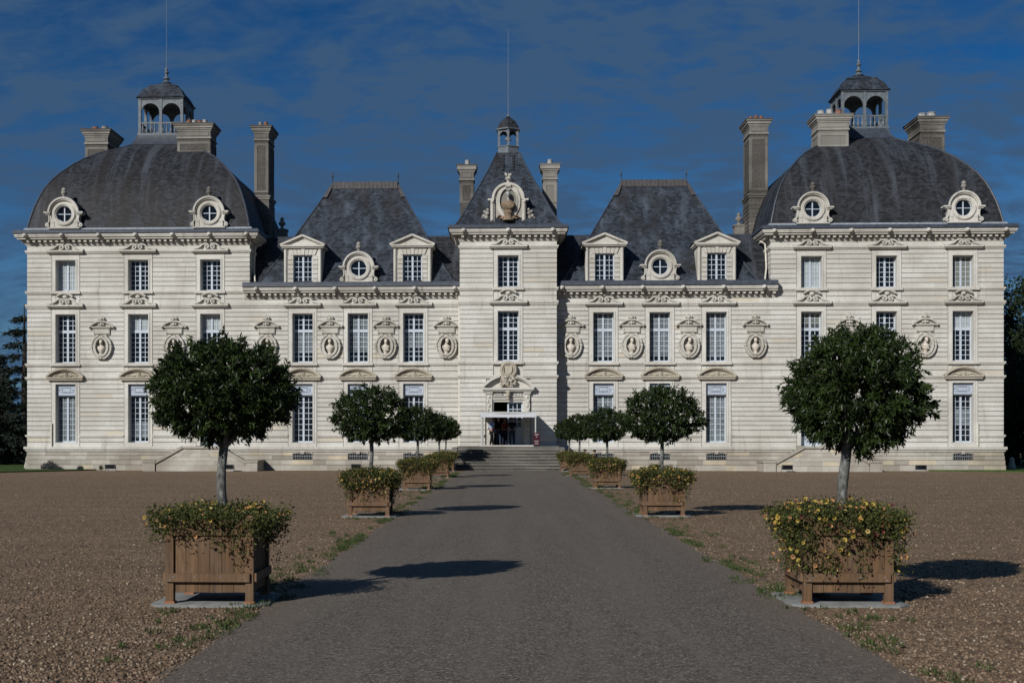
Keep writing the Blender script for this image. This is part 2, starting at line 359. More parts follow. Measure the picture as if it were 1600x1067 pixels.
ZG, ZF, ZT = (1.58, 5.22), (6.56, 9.60), (11.07, 13.0)
def blocks(m, a, b, yf, yb, z0, z1, tr=(.10,.9)):     # one course split into stones
    x = a
    while x < b-.01:
        w = random.uniform(.8,1.7); e = b if b-x-w < .6 else x+w
        m.box(x, e, yf, yb, z0, z1, 1 if rint() < .035 else random.uniform(*tr)); x = e
def courses(m, x0, x1, yf, z0, z1, excl, h=.286, gap=.038, ends=(0,0), yb=None):
    n = max(1, round((z1-z0)/h)); hh = (z1-z0)/n; cuts = sorted(excl)
    for i in range(n):
        a = z0+i*hh+(gap/2 if i else 0); b = z0+(i+1)*hh-(gap/2 if i < n-1 else 0); x = x0
        for e0,e1 in cuts+[(x1,x1)]:
            if e0-x > .05: blocks(m, x, min(e0,x1), yf, yf+.075, a, b)
            x = max(x,e1)
        for k,(xe,sg) in enumerate(((x0,1),(x1,-1))):
            if ends[k]:
                y = yf+.075
                while y < yb-.01:
                    w = random.uniform(.8,1.6); e = yb if yb-y-w < .5 else y+w
                    m.box(min(xe,xe+sg*.07), max(xe,xe+sg*.07), y, e, a, b, random.uniform(.2,.85)); y = e
def base_wall(m, x0, x1, yf, yb, z0, z1, holes, sides=(1,1)):
    y = yf+.07; xs = sorted({x0+.06,x1-.06}|{h[0] for h in holes}|{h[1] for h in holes}); zs = sorted({z0,z1}|{h[2] for h in holes}|{h[3] for h in holes})
    for i in range(len(xs)-1):
        for j in range(len(zs)-1):
            cx,cz = (xs[i]+xs[i+1])/2,(zs[j]+zs[j+1])/2
            if any(h[0]<cx<h[1] and h[2]<cz<h[3] for h in holes): continue
            m.quad((xs[i],y,zs[j]),(xs[i+1],y,zs[j]),(xs[i+1],y,zs[j+1]),(xs[i],y,zs[j+1]),.2)
    for a,b,c,d in holes:
        e = y+.6
        m.quad((a,y,c),(a,e,c),(a,e,d),(a,y,d)); m.quad((b,y,c),(b,y,d),(b,e,d),(b,e,c))
        m.quad((a,y,d),(a,e,d),(b,e,d),(b,y,d)); m.quad((a,y,c),(b,y,c),(b,e,c),(a,e,c))
    for x in (x0+.06,x1-.06): m.quad((x,y,z0),(x,yb,z0),(x,yb,z1),(x,y,z1),.2)
    m.quad((x0+.06,yb,z0),(x1-.06,yb,z0),(x1-.06,yb,z1),(x0+.06,yb,z1),.2)
def surround(m, cx, yf, z0, z1, h0, h1, wx=WX, sx=SX):    # flat stone frame z0..z1 round the opening h0..h1
    p = yf-.02; b = yf+.07
    m.box(cx-sx+.03, cx-wx, p, b, z0, z1, .6); m.box(cx+wx, cx+sx-.03, p, b, z0, z1, .6)
    if z1-h1 > .02: m.box(cx-wx, cx+wx, p, b, h1, z1, .62)
    if h0-z0 > .02: m.box(cx-wx, cx+wx, p, b, z0, h0, .5)
    q = yf-.05
    m.box(cx-wx-.09, cx-wx-.003, q, p, h0, h1+.09, .7); m.box(cx+wx+.003, cx+wx+.09, q, p, h0, h1+.09, .7); m.box(cx-wx-.003, cx+wx+.003, q, p, h1+.003, h1+.09, .7)
def string(m, x0, x1, yf, yb, z0, z1, p, ex=(1,1)):
    h = z1-z0
    m.box(x0-p*ex[0], x1+p*ex[1], yf-p, yb, z0+h*.4, z1, random.uniform(.3,.6)); m.box(x0-p*.55*ex[0], x1+p*.55*ex[1], yf-p*.55, yb, z0, z0+h*.4, .5)

def cornice(x0, x1, yf, yb, zb, ex, heads, ghh=.24):      # zb = underside of the lead gutter
    m = MB(); 
    def slab(p, a, b, t=.6): m.box(x0-p*ex[0], x1+p*ex[1], yf-p, yb, a, b, t)
    slab(.05, zb-.68, zb-.60); slab(.10, zb-.60, zb-.32, .3); slab(.48, zb-.32, zb-.235); slab(.52, zb-.235, zb-.20, .75); slab(.58, zb-.20, zb-.12, .5); slab(.62, zb-.12, zb-.003, .45)
    n = int(round((x1-x0)/.365)); 
    for i in range(n):
        c = x0+(i+.5)*(x1-x0)/n; m.box(c-.085, c+.085, yf-.36, yf-.10, zb-.48, zb-.323, .85)
    for k in (0,1):
        if ex[k]:
            sg = (-1,1)[k]; xe = (x0,x1)[k]; y = yf+.1
            while y < yb: m.box(min(xe+sg*.17,xe+sg*.36), max(xe+sg*.17,xe+sg*.36), y, y+.17, zb-.49, zb-.323, .85); y += .365
    for hx in heads:                                        # little lion masks on the cyma
        m.box(hx-.12, hx+.12, yf-.73, yf-.52, zb-.21, zb-.02, .6); m.ball((hx, yf-.74, zb-.12), .13, .11, .13, 8, 5, .7); m.ball((hx, yf-.84, zb-.15), .07, .07, .06, 8, 4, .5)
    part(m, 'cornice', M['trim'])
    g = MB(); P = .78
    P = .72; pr = [(P-.08,zb),(P,zb+.03),(P-.04,zb+ghh*.55),(P-.10,zb+ghh),(.1,zb+ghh+.03)]
    rings = [[(x0-p*ex[0],yf-p,z),(x1+p*ex[1],yf-p,z),(x1+p*ex[1],yb+.05,z),(x0-p*ex[0],yb+.05,z)] for p,z in pr]
    g.loft(rings); g.add(rings[0], [(3,2,1,0)])
    part(g, 'gutter', M['lead'], smooth=20)

# ---- windows (built once each, then copied) ----
def window_mesh(w, h, rows, transom=None, kick=0.0, wide=.07):
    m = MB(); hw = w/2; b = .034
    m.box(-hw, -hw+wide, -.03, .05, 0, h); m.box(hw-wide, hw, -.03, .05, 0, h)
    m.box(-hw+wide, hw-wide, -.028, .05, 0, .09+kick); m.box(-hw+wide, hw-wide, -.028, .05, h-wide, h); m.box(-.06, .06, -.05, .05, .09+kick, h-wide)
    lo = .09+kick
    segs = [(lo, h-wide, rows)] if transom is None else [(lo, transom-.09, rows[0]), (transom+.09, h-wide, rows[1])]
    if transom is not None: m.box(-hw+wide, hw-wide, -.045, .05, transom-.09, transom+.09)
    for a,c,n in segs:
        for i in range(1,n): z = a+(c-a)*i/n; m.box(-hw+wide, -.06, -.012, .03, z-b/2, z+b/2); m.box(.06, hw-wide, -.012, .03, z-b/2, z+b/2)
        for s in (-1,1): xm = s*(.06+hw-wide)/2; m.box(xm-b/2, xm+b/2, -.014, .032, a, c)
    return m.mesh('window', M['white'], 0)
def sheet(w, h, z0=0.0, y=.035, folds=0):
    m = MB(); n = 24 if folds else 1
    ps = [(-w/2+w*i/n, y+(.012*math.sin(i*1.9) if folds else 0)) for i in range(n+1)]
    for i in range(n): m.quad((ps[i][0],ps[i][1],z0),(ps[i+1][0],ps[i+1][1],z0),(ps[i+1][0],ps[i+1][1],z0+h),(ps[i][0],ps[i][1],z0+h))
    return m
KINDS = {'top': (1.27, 1.93, window_mesh(1.27, 1.93, 6)), 'first': (1.27, 3.04, window_mesh(1.27, 3.04, (6,3), 1.98)),
         'ground': (1.27, 2.93, window_mesh(1.27, 2.93, 8)), 'dormer': (1.2, 1.74, window_mesh(1.2, 1.74, 5)), 'door': (1.27, 3.4, window_mesh(1.27, 3.4, 7, None, .5))}
PANES = {k: sheet(v[0]+.02, v[1]).mesh('window_pane', M['glass'], 0) for k,v in KINDS.items()}
CURT = {}
def curtain(kind, mat, f0, f1):
    key = (kind, mat, f0, f1)
    if key not in CURT: w,h,_ = KINDS[kind]; CURT[key] = sheet(w-.1, h*(f1-f0), h*f0, .018, 1).mesh('curtain', M[mat], 30)
    return CURT[key]
def window(kind, x, yf, z, cur=(), parent=None):
    o = link('window', KINDS[kind][2], parent or CH, (x, yf+.46, z)); link('window_pane', PANES[kind], o)
    for c in cur: link('curtain', curtain(kind, *c), o)
    return o
# painted wooden panel above the ground-floor windows
def panel_mesh():
    m = MB(); m.box(-.635,.635,-.03,.03,0,.71); m.box(-.6,.6,-.05,-.03,.64,.68); m.box(-.6,.6,-.05,-.03,.03,.07); m.box(-.61,-.57,-.05,-.03,.03,.68); m.box(.57,.61,-.05,-.03,.03,.68)
    return m.mesh('transom_panel', M['panel'], 30)
def panel_line_mesh():
    l = MB(); pts = [(.30*sx+ (.17*math.cos(a)*sx), .355+.17*math.sin(a)) for sx,rng in ((1,range(0,13)),(-1,range(12,-1,-1))) for a in [(-PI/2+PI*i/12) for i in rng]]
    pts.append(pts[0]); l.ribbon(pts, .03, -.055, -.031)
    l.ribbon([(-.26,.24),(.26,.24),(.26,.47),(-.26,.47),(-.26,.24)], .026, -.056, -.031)
    for sx in (-1,1):
        l.ball((sx*.36,-.045,.355), .04, .02, .04, 8, 4)
        for zz in (.13,.58): l.ball((sx*.53,-.045,zz), .024, .02, .024, 8, 4)
    return l.mesh('moulding', M['panelline'], 30)
PAN, PANL = panel_mesh(), panel_line_mesh()
def panel(x, yf):
    o = link('transom_panel', PAN, CH, (x, yf+.2, 4.51)); link('moulding', PANL, o)

# ---- carved ornaments ----
def bez(a, b, c, n=10): return [((1-t)**2*a[0]+2*t*(1-t)*b[0]+t*t*c[0], (1-t)**2*a[1]+2*t*(1-t)*b[1]+t*t*c[1]) for t in [i/n for i in range(n+1)]]
def arc(cx, cz, r, a0, a1, n=16, rz=None): return [(cx+r*math.cos(a0+(a1-a0)*i/n), cz+(rz or r)*math.sin(a0+(a1-a0)*i/n)) for i in range(n+1)]
def swan(hood):
    m = MB(); W_ = 1.17
    m.box(-W_, W_, -.25, 0, .02, .12, .6); m.box(-W_+.04, W_-.04, -.16, 0, -.05, .02, .5)
    m.prism([(-1.0,.12),(-.3,.4),(.3,.4),(1.0,.12)], -.05, .02, .4)
    for s in (-1,1):
        end = (.215+.17*math.cos(1.25), .315+.17*math.sin(1.25)); pts = bez((1.17,.15),(.66,.20),(.55,.36),8)+bez((.55,.36),(.42,.48),end,6)[1:]
        sp = [(.215+r*math.cos(a), .315+r*math.sin(a)) for a,r in [(1.25+7.6*i/26, .17-.125*i/26) for i in range(1,27)]]
        allp = [(s*x,z) for x,z in pts+sp]
        m.ribbon(allp, lambda u: .085 if u < .6 else .06, -.24, .0, .7); m.ball((s*.215,-.2,.315), .045, .06, .045, 8, 4, .6)
        m.ribbon([(s*x,z-.09) for x,z in pts[:10]], .05, -.15, 0, .5)
    if hood:
        m.ribbon([(x,z) for x,z in arc(0, .06, .78, PI*.27, PI*.73, 14)], .08, -.22, 0, .35); m.ribbon(arc(0, .03, .74, PI*.28, PI*.72, 12), .06, -.14, 0, .4)
        m.ball((0,-.1,.62), .16, .08, .12, 10, 5, .4)
    return m.mesh('window_pediment', M['trim'], 40)
def segmental():
    m = MB(); R = (1.17**2+.5**2)/(2*.5); a = math.asin(1.17/R)
    m.box(-1.17, 1.17, -.26, 0, .02, .10, .6); m.box(-1.12, 1.12, -.18, 0, -.1, .02, .5)
    m.ribbon(arc(0, .62-R, R, PI/2-a, PI/2+a, 22), .12, -.27, 0, .5); m.ribbon(arc(0, .52-R, R, PI/2-a*.93, PI/2+a*.93, 20), .07, -.18, 0, .7)
    m.prism(arc(0, .5-R, R, PI/2-a*.9, PI/2+a*.9, 16), -.03, .03, .25)
    for dx,dz,r in ((0,.28,.11),(0,.16,.09),(-.14,.2,.07),(.14,.2,.07),(-.25,.17,.055),(.25,.17,.055),(-.35,.15,.045),(.35,.15,.045),(-.08,.33,.06),(.08,.33,.06)): m.ball((dx,-.07,dz), r*1.15, .09, r, 8, 5, random.uniform(.3,.9))
    for s in (-1,1): m.ribbon(bez((s*.2,.16),(s*.5,.3),(s*.75,.16),8), .05, -.1, 0, .6)
    return m.mesh('window_pediment', M['carved'], 40)
PED = {'top': swan(False), 'first': swan(True), 'ground': segmental()}
def niche_mesh():                                   # wall medallion: oval, plaque, small pediment
    m = MB(); z = 0.0
    def oval(a, b, w, y0, y1, t=.6, a0=0, a1=2*PI, n=36): m.ribbon([(x,zz) for x,zz in arc(0,0,a,a0,a1,n,b)], w, y0, y1, t)
    oval(.41,.57,.13,-.27,.02,.75); oval(.50,.67,.09,-.16,.02,.5); oval(.61,.74,.10,-.22,.02,.6,-PI*.42,PI*.02,12); oval(.61,.74,.10,-.22,.02,.6,PI*.06,PI*.42,12); oval(.61,.74,.10,-.22,.02,.6,PI*.58,PI*.94,12); oval(.61,.74,.10,-.22,.02,.6,PI*.98,PI*1.42,12)
    for s in (-1,1):
        m.ball((s*.62,-.14,.02), .11,.11,.10,8,5,.6); m.ball((s*.48,-.16,.02), .07,.09,.05,8,4,.5); m.ball((s*.28,-.12,.70), .10,.1,.07,8,4,.6); m.ball((s*.16,-.14,-.72), .11,.1,.07,8,4,.6)
    m.ball((0,-.16,.62), .16,.12,.09,10,5,.6); m.ball((0,-.15,-.70), .12,.12,.09,10,5,.6)
    m.box(-.52,.52,-.10,.02,.80,1.19,.75); m.ribbon([(-.47,.84),(.47,.84),(.47,1.15),(-.47,1.15),(-.47,.84)], .035, -.125, -.1, .5)
    m.box(-.60,.60,-.2,.02,1.19,1.27,.6)
    R = (.7**2+.32**2)/.64; a = math.asin(.7/R); m.ribbon(arc(0,1.60-R,R,PI/2-a,PI/2+a,16), .10,-.22,.02,.6); m.prism(arc(0,1.56-R,R,PI/2-a*.9,PI/2+a*.9,12), -.04,.02,.3)
    for s in (-1,1): m.ball((s*.74,-.12,1.24),.10,.12,.10,8,5,.5); m.ball((s*.13,-.12,1.40),.09,.1,.08,8,4,.6)
    m.ball((0,-.14,1.38),.10,.12,.12,8,5,.6); m.ribbon(arc(0,1.74,.16,-.3,PI+.3,12),.08,-.2,.02,.6); m.ball((0,-.15,1.72),.13,.14,.13,10,6,.7); m.ball((0,-.1,1.55),.2,.1,.08,8,4,.5)
    return m.mesh('bust_niche', M['niche'], 40)
def bust_mesh(var):
    m = MB(); t = var*.03
    m.ball((t,-.19,.29), .108,.125,.145,12,8); m.ball((t,-.16,.345+.012*var), .125,.13,.11,12,6)
    m.ball((t+.015,-.305,.28), .02,.035,.03,6,4); m.ball((t+.01,-.28,.20), .055,.05,.04,6,4)
    m.lathe((0,-.15,.02), [(.085,0),(.062,.08),(.06,.2)], 10)
    m.loft([[(x*w, -.14+y*dp, zz) for x,y in [(math.cos(2*PI*k/16),math.sin(2*PI*k/16)) for k in range(16)]] for w,dp,zz in ((.11,.09,-.38),(.14,.12,-.30),(.185,.16,-.22),(.245,.17,-.10),(.255,.15,-.03),(.20,.12,.03),(.11,.09,.075),(.06,.06,.12))])
    if var: m.ribbon(bez((-.22,-.02),(0,-.12),(.18,-.26),6), .07, -.31, -.2)
    m.lathe((0,-.13,-.52), [(.17,0),(.17,.04),(.11,.07),(.10,.11),(.13,.15)], 12)
    return m.mesh('bust', M['bust'], 60)
nb = MB(); nb.prism(arc(0,0,.41,0,2*PI,28,.57)[:-1], -.014, .01, .45); NBACK = nb.mesh('niche_shade', M['oldpale'], 0)  # flat oval in darker stone, paints the shade of a hollow niche
NICHE = niche_mesh(); BUSTS = [bust_mesh(v) for v in (0,1,2)]
def niche(x, yf, z, i):
    o = link('bust_niche', NICHE, CH, (x, yf, z)); link('bust', BUSTS[i%3], o); link('niche_shade', NBACK, o)

# ---- the five blocks of the front ----
FRONT_Z = [(1.32,1.89),(2.05,5.495),(5.68,6.33),(6.52,9.98),(10.236,10.857),(11.054,13.413),(13.613,13.94)]
def belt(m, x0, x1, yf, yb, excl, ex):
    xs = x0
    for e0,e1 in sorted(excl)+[(x1,x1)]:
        if e0-xs > .1: string(m, xs, e0, yf, yf+.07, 1.89, 2.05, .10, (ex[0] and xs==x0, ex[1] and e0==x1))
        xs = e1
def plinth(m, x0, x1, yf, vents, ex):
    zs = [-.4,.19,.50,.765,1.03]
    for i in range(4):
        off = .10-.028*i; exc = [(v-.62,v+.62) for v in vents] if i in (2,3) else []
        xs = x0
        for e0,e1 in exc+[(x1,x1)]:
            if e0-xs > .05: 
                a = xs-(off if ex[0] and xs==x0 else 0); b = e0+(off if ex[1] and e0==x1 else 0)
                x = a
                while x < b-.01:
                    w = random.uniform(.5,1.5); e = b if b-x-w < .4 else x+w
                    m.box(x, e, yf-off, yf+.2, zs[i]+(.012 if i else 0), zs[i+1]-.012, random.choice((random.uniform(.0,.3),random.uniform(.2,.6),random.uniform(.5,.9),.95 if rint()<.4 else .4))); x = e
            xs = e1
    m.box(x0-.03*ex[0], x1+.03*ex[1], yf+.21, yf+.3, -.4, 1.03, .1)
    for v in vents:
        for k,sx in ((0,-1),(0,1)): m.box(v+sx*.635-.014, v+sx*.635+.014, yf-.05, yf+.3, .512, 1.018, .4)
        for q in range(8):                           # flat segmental lintel in wedge stones
            u0,u1 = -.62+q*.155,-.62+(q+1)*.155; zl = lambda u: .93-.06*(u/.62)**2
            if q in (3,4): continue
            m.prism([(v+u0+.004,zl(u0)),(v+u1-.004,zl(u1)),(v+u1-.004,1.02),(v+u0+.004,1.02)], yf-.03, yf+.25, random.uniform(.3,.9))
        m.prism([(v-.11,.86),(v+.11,.86),(v+.15,1.02),(v-.15,1.02)], yf-.09, yf+.25, .88)
VENT_BARS = None
def vent(x, yf, h=.46):
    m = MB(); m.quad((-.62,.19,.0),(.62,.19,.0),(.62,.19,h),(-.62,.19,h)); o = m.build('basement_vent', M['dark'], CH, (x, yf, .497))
    b = MB()
    for i in range(11): xx = -.55+.11*i; b.box(xx-.014, xx+.014, .02, .05, 0, h)
    b.box(-.62,.62,.03,.045,h*.45,h*.55); b.build('grille', M['greymetal'], o)
def wall_block(x0, x1, yf, yb, ztop, wins, ex, vents, pav):
    m = MB(); holes = []; zones = [z for z in FRONT_Z if z[0] < ztop]
    sup = [(x-SX,x+SX) for x in wins]; door = pav == 'tower'
    for x in wins:
        if door: holes += [(-.88,.88,1.36,4.05)]
        else: holes += [(x-WX,x+WX,1.58 if abs(abs(x)-18.59)>.1 else 1.36,5.22)]
        holes += [(x-WX,x+WX,*ZF)]
        if pav: holes += [(x-WX,x+WX,*ZT)]
    base_wall(m, x0, x1, yf, yb, 1.03, ztop, holes)
    for za,zb in zones:
        za_,zb_ = za,min(zb,ztop); ee = sup if za > 1.2 else []
        if door and za < 5: ee = [(-1.36,1.36)]
        if door and za < 5.5 and zb > 5: ee = [(-1.36,1.36)]
        if za > 13.5: ee = []
        courses(m, x0, x1, yf, za_, zb_, ee, ends=(ex[0],ex[1]), yb=yb)
    for x in wins:
        if door:
            m.box(-1.33,-.88,yf-.02,yf+.07,1.03,5.0,.6); m.box(.88,1.33,yf-.02,yf+.07,1.03,5.0,.6); m.box(-.88,.88,yf-.02,yf+.07,4.05,5.0,.62)
        else:
            z0 = 1.32 if abs(abs(x)-18.59)>.1 else 1.361
            surround(m, x, yf, z0, 5.495, 1.58 if z0 < 1.33 else z0, 5.22)
            for s in (-1,1): m.box(min(x+s*WX,x+s*(SX-.03)), max(x+s*WX,x+s*(SX-.03)), yf-.0, yf+.07, 5.68, 6.33, .6)
            m.box(x-WX+.02, x+WX-.02, yf+.02, yf+.07, 5.68, 6.33, .5)
        surround(m, x, yf, 6.52, 9.98, *ZF)
        if pav:
            for s in (-1,1): m.box(min(x+s*WX,x+s*(SX-.03)), max(x+s*WX,x+s*(SX-.03)), yf, yf+.07, 10.236, 10.857, .6)
            m.box(x-WX+.02, x+WX-.02, yf+.02, yf+.07, 10.236, 10.857, .5); surround(m, x, yf, 11.054, 13.413, *ZT)
    part(m, 'wall', M['stone'], smooth=0); exf = ex; ex = (1,0) if x1 == -16.12 else (0,1) if x0 == 16.12 else ex
    s = MB(); string(s, x0, x1, yf, yf+.07, 1.03, 1.32, .17, ex)
    for a,b in ((5.495,5.68),(6.33,6.52),(9.98,10.236))+(((10.857,11.054),(13.413,13.613)) if pav else ()):
        string(s, x0, x1, yf, (yb if (ex[0] or ex[1]) else yf+.07), a, b, .11, exf if a > 10.5 else ex)
    for x in wins:
        if not door: s.box(x-SX-.04, x+SX+.04, yf-.17, yf-.11, 6.36, 6.50, .45)
        else: s.box(x-SX-.04, x+SX+.04, yf-.17, yf-.11, 6.36, 6.50, .45)
        if pav: s.box(x-SX-.04, x+SX+.04, yf-.17, yf-.11, 10.88, 11.04, .5)
    belt(s, x0, x1, yf, yb, [(-1.4,1.4)] if door else sup, ex)
    part(s, 'string_course', M['trim'], smooth=0)
    p = MB(); plinth(p, x0, x1, yf, vents, ex); part(p, 'plinth', M['plinth'], smooth=0)
    for v in vents: vent(v, yf)
PW = (18.59, 23.14, 27.75); WWIN = (5.88, 9.34, 12.80)
wall_block(-30.2, -16.12, 0, 14.0, 14.0, [-x for x in PW[::-1]], (1,1), [], 'pavilion')
wall_block(16.12, 30.2, 0, 14.0, 14.0, list(PW), (1,1), [27.75], 'pavilion')
wall_block(-16.12, -2.0, .0, 10.0, 10.72, [-x for x in WWIN[::-1]], (0,0), [-12.8,-9.34,-5.88], None)
wall_block(2.0, 16.12, .0, 10.0, 10.72, list(WWIN), (0,0), [5.88,9.34,12.8], None)
wall_block(-2.96, 2.96, -1.1, 9.0, 14.0, [0.0], (1,1), [], 'tower')
def heads(a, b, n): return [a+(b-a)*i/(n-1) for i in range(n)]
cornice(-30.2, -16.12, 0, 14, 14.58, (1,1), heads(-30.1,-16.2,7)); cornice(16.12, 30.2, 0, 14, 14.58, (1,1), heads(16.2,30.1,7))
cornice(-16.45, -2.97, 0, 3, 11.18, (0,0), heads(-15.6,-3.3,6), .31); cornice(2.97, 16.45, 0, 3, 11.18, (0,0), heads(3.3,15.6,6), .31)
cornice(-2.96, 2.96, -1.1, 9, 14.55, (1,1), heads(-2.7,2.7,3))
# windows, pediments, panels, niches
CUR = {(-27.75,'top'): [('curtain',0,1)], (18.59,'top'): [('curtain',0,.95)], (27.75,'top'): [('greenblind',0,1)], (-27.75,'ground'): [('netcurtain',.0,1)],
       (-23.14,'first'): [('curtain',.62,1)], (-18.59,'first'): [('curtain',.62,1)], (18.59,'first'): [('greenblind',.62,1),('netcurtain',.62,.8)], (27.75,'first'): [('curtain',.64,.97)], (12.8,'ground'): [('netcurtain',0,1)],
       (-12.8,'first'): [('netcurtain',.2,.6)], (-9.34,'first'): [('netcurtain',.25,.95)], (-5.88,'first'): [('netcurtain',.3,.6)], (5.88,'first'): [('netcurtain',.1,.95)], (9.34,'first'): [('netcurtain',.15,.95)], (12.8,'first'): [('netcurtain',.1,.95)], (-23.14,'ground'): [('netcurtain',.1,.45)], (27.75,'ground'): [('netcurtain',.35,.7)], (5.88,'ground'): [('netcurtain',.3,1)]}
for sg in (-1,1):
    for x in PW+WWIN:
        X = sg*x; pv = x > 16
        if x == 18.59: window('door', X, 0, 1.36)
        else: window('ground', X, 0, 1.58, CUR.get((X,'ground'),()))
        panel(X, 0); window('first', X, 0, 6.56, CUR.get((X,'first'),()))
        link('window_pediment', PED['ground'], CH, (X,-.04,5.56)); link('window_pediment', PED['first'], CH, (X,-.04,10.06))
        if pv: window('top', X, 0, 11.07, CUR.get((X,'top'),())); link('window_pediment', PED['top'], CH, (X,-.04,13.47))
        elif True: pass
for i,x in enumerate((-25.45,-20.87,-15.05,-11.07,-7.6,-3.83,3.88,7.6,11.1,15.17,20.87,25.45)): niche(x, 0, 7.55, i)
window('first', 0, -1.1, 6.56); window('top', 0, -1.1, 11.07)
link('window_pediment', PED['first'], CH, (0,-1.14,10.06)); link('window_pediment', PED['top'], CH, (0,-1.14,13.47))

# ---- roofs ----
PROF = [(7.25,14.80),(7.02,15.02),(6.90,15.6),(6.70,16.4),(6.45,17.1),(6.22,17.65),(5.88,18.25),(5.45,18.8),(4.88,19.42),(4.25,19.98),(3.6,20.42),(3.0,20.76),(2.55,20.98),(2.2,21.16),(1.92,21.36),(1.72,21.62),(1.58,22.05)]
def square(cx, cy, s, z, n=6):
    c = [(-s,-s),(s,-s),(s,s),(-s,s)]; out = []
    for i in range(4):
        a,b = c[i],c[(i+1)%4]
        out += [(cx+a[0]+(b[0]-a[0])*j/n, cy+a[1]+(b[1]-a[1])*j/n, z) for j in range(n)]
    return out
def dome(cx, cy):
    m = MB(); m.loft([square(cx,cy,s,z) for s,z in PROF[1:]]); r = part(m, 'dome_roof', M['slate'], smooth=40)
    for sx,sy in ((-1,-1),(1,-1),(1,1),(-1,1)): h = MB(); h.tube([(cx+sx*s,cy+sy*s,z+.0) for s,z in PROF[1:]], .06, 6); part(h, 'hip_flashing', M['lead'], parent=r)
    f = MB(); s = 7.16; f.loft([square(cx,cy,s+.12,14.80,1), square(cx,cy,s,15.0,1), square(cx,cy,s-.2,15.01,1)], cap=False); part(f, 'eaves_flashing', M['leadlight'], parent=r)
    f = MB(); f.loft([square(cx,cy,s,z,1) for s,z in ((1.98,21.35),(1.76,21.62),(1.62,22.07))], cap=False); part(f, 'neck_flashing', M['lead'], parent=r)
def finial_prof(h): return [(.26*h,0),(.3*h,.05*h),(.16*h,.14*h),(.10*h,.22*h),(.20*h,.28*h),(.20*h,.32*h),(.09*h,.4*h),(.07*h,.55*h),(.13*h,.62*h),(.15*h,.68*h),(.07*h,.76*h),(.10*h,.84*h),(.06*h,.92*h),(.02*h,1.0*h)]
def lantern(cx, cy, rod):
    m = MB(); s = 1.42; z0,zr,za,ze = 22.07,22.95,24.22,24.5
    m.box(cx-s-.14,cx+s+.14,cy-s-.14,cy+s+.14,z0,z0+.13)
    posts = [(i*s,j*s) for i in (-1,0,1) for j in (-1,0,1) if (i,j) != (0,0)]
    for px,py in posts: m.box(cx+px-.09,cx+px+.09,cy+py-.09,cy+py+.09,z0+.13,ze)
    for ax in (0,1):                                 # arched spandrels between posts
        for sd in (-1,1):
            for c in (-s/2, s/2):
                r = s/2-.10; a = arc(c, za-r, r, 0, PI, 14); 
                for i in range(14):
                    (u0,w0),(u1,w1) = a[i],a[i+1]
                    P = [(u0,w0),(u1,w1),(u1,ze),(u0,ze)]
                    for dd in (-.05,.05):
                        q = sd*s+dd; m.add([((cx+u,cy+q,w) if ax == 0 else (cx+q,cy+u,w)) for u,w in P], [(0,1,2,3)])
                    m.add([((cx+u,cy+sd*s+dd,w) if ax == 0 else (cx+sd*s+dd,cy+u,w)) for u,w,dd in ((u0,w0,-.05),(u1,w1,-.05),(u1,w1,.05),(u0,w0,.05))], [(0,1,2,3)])
    m.box(cx-s-.14,cx+s+.14,cy-s-.14,cy+s+.14,ze,ze+.09)
    o = part(m, 'lantern', M['lantern'])
    r = MB()
    for sd in (-1,1):
        r.box(cx-s+.09,cx+s-.09,cy+sd*s-.06,cy+sd*s+.06,zr-.1,zr); r.box(cx+sd*s-.06,cx+sd*s+.06,cy-s+.09,cy+s-.09,zr-.1,zr)
        for k in range(10):
            if k in (4,5) and False: continue
            u = -s+.2+(2*s-.4)*k/9
            if abs(u) < .12: continue
            for px,py in ((cx+u,cy+sd*s),(cx+sd*s,cy+u)): r.lathe((px,py,z0+.13), [(.05,0),(.04,.06),(.09,.2),(.085,.26),(.035,.42),(.05,.5),(.06,.68)], 8)
    part(r, 'railing', M['lantern'], parent=o)
    c = MB(); c.loft([square(cx,cy,q,z) for q,z in ((1.66,24.59),(1.52,24.72),(1.42,24.95),(1.26,25.2),(1.04,25.42),(.94,25.5))]); c.loft([square(cx,cy,q,z,2) for q,z in ((1.0,25.5),(.98,25.56),(.45,25.78),(.22,25.9),(.12,26.0))]); part(c, 'lantern_roof', M['slate2'], parent=o, smooth=40)
    f = MB(); f.lathe((cx,cy,25.9), finial_prof(1.15), 10); part(f, 'finial', M['lantern'], parent=o)
    l = MB(); l.tube([(cx,cy,27.0),(cx,cy,rod)], [.016,.009], 6); part(l, 'lightning_rod', M['greymetal'], parent=o)
dome(-23.16, 7.02); dome(23.16, 7.02); lantern(-23.2, 7.0, 31.75); lantern(23.3, 7.0, 31.3)

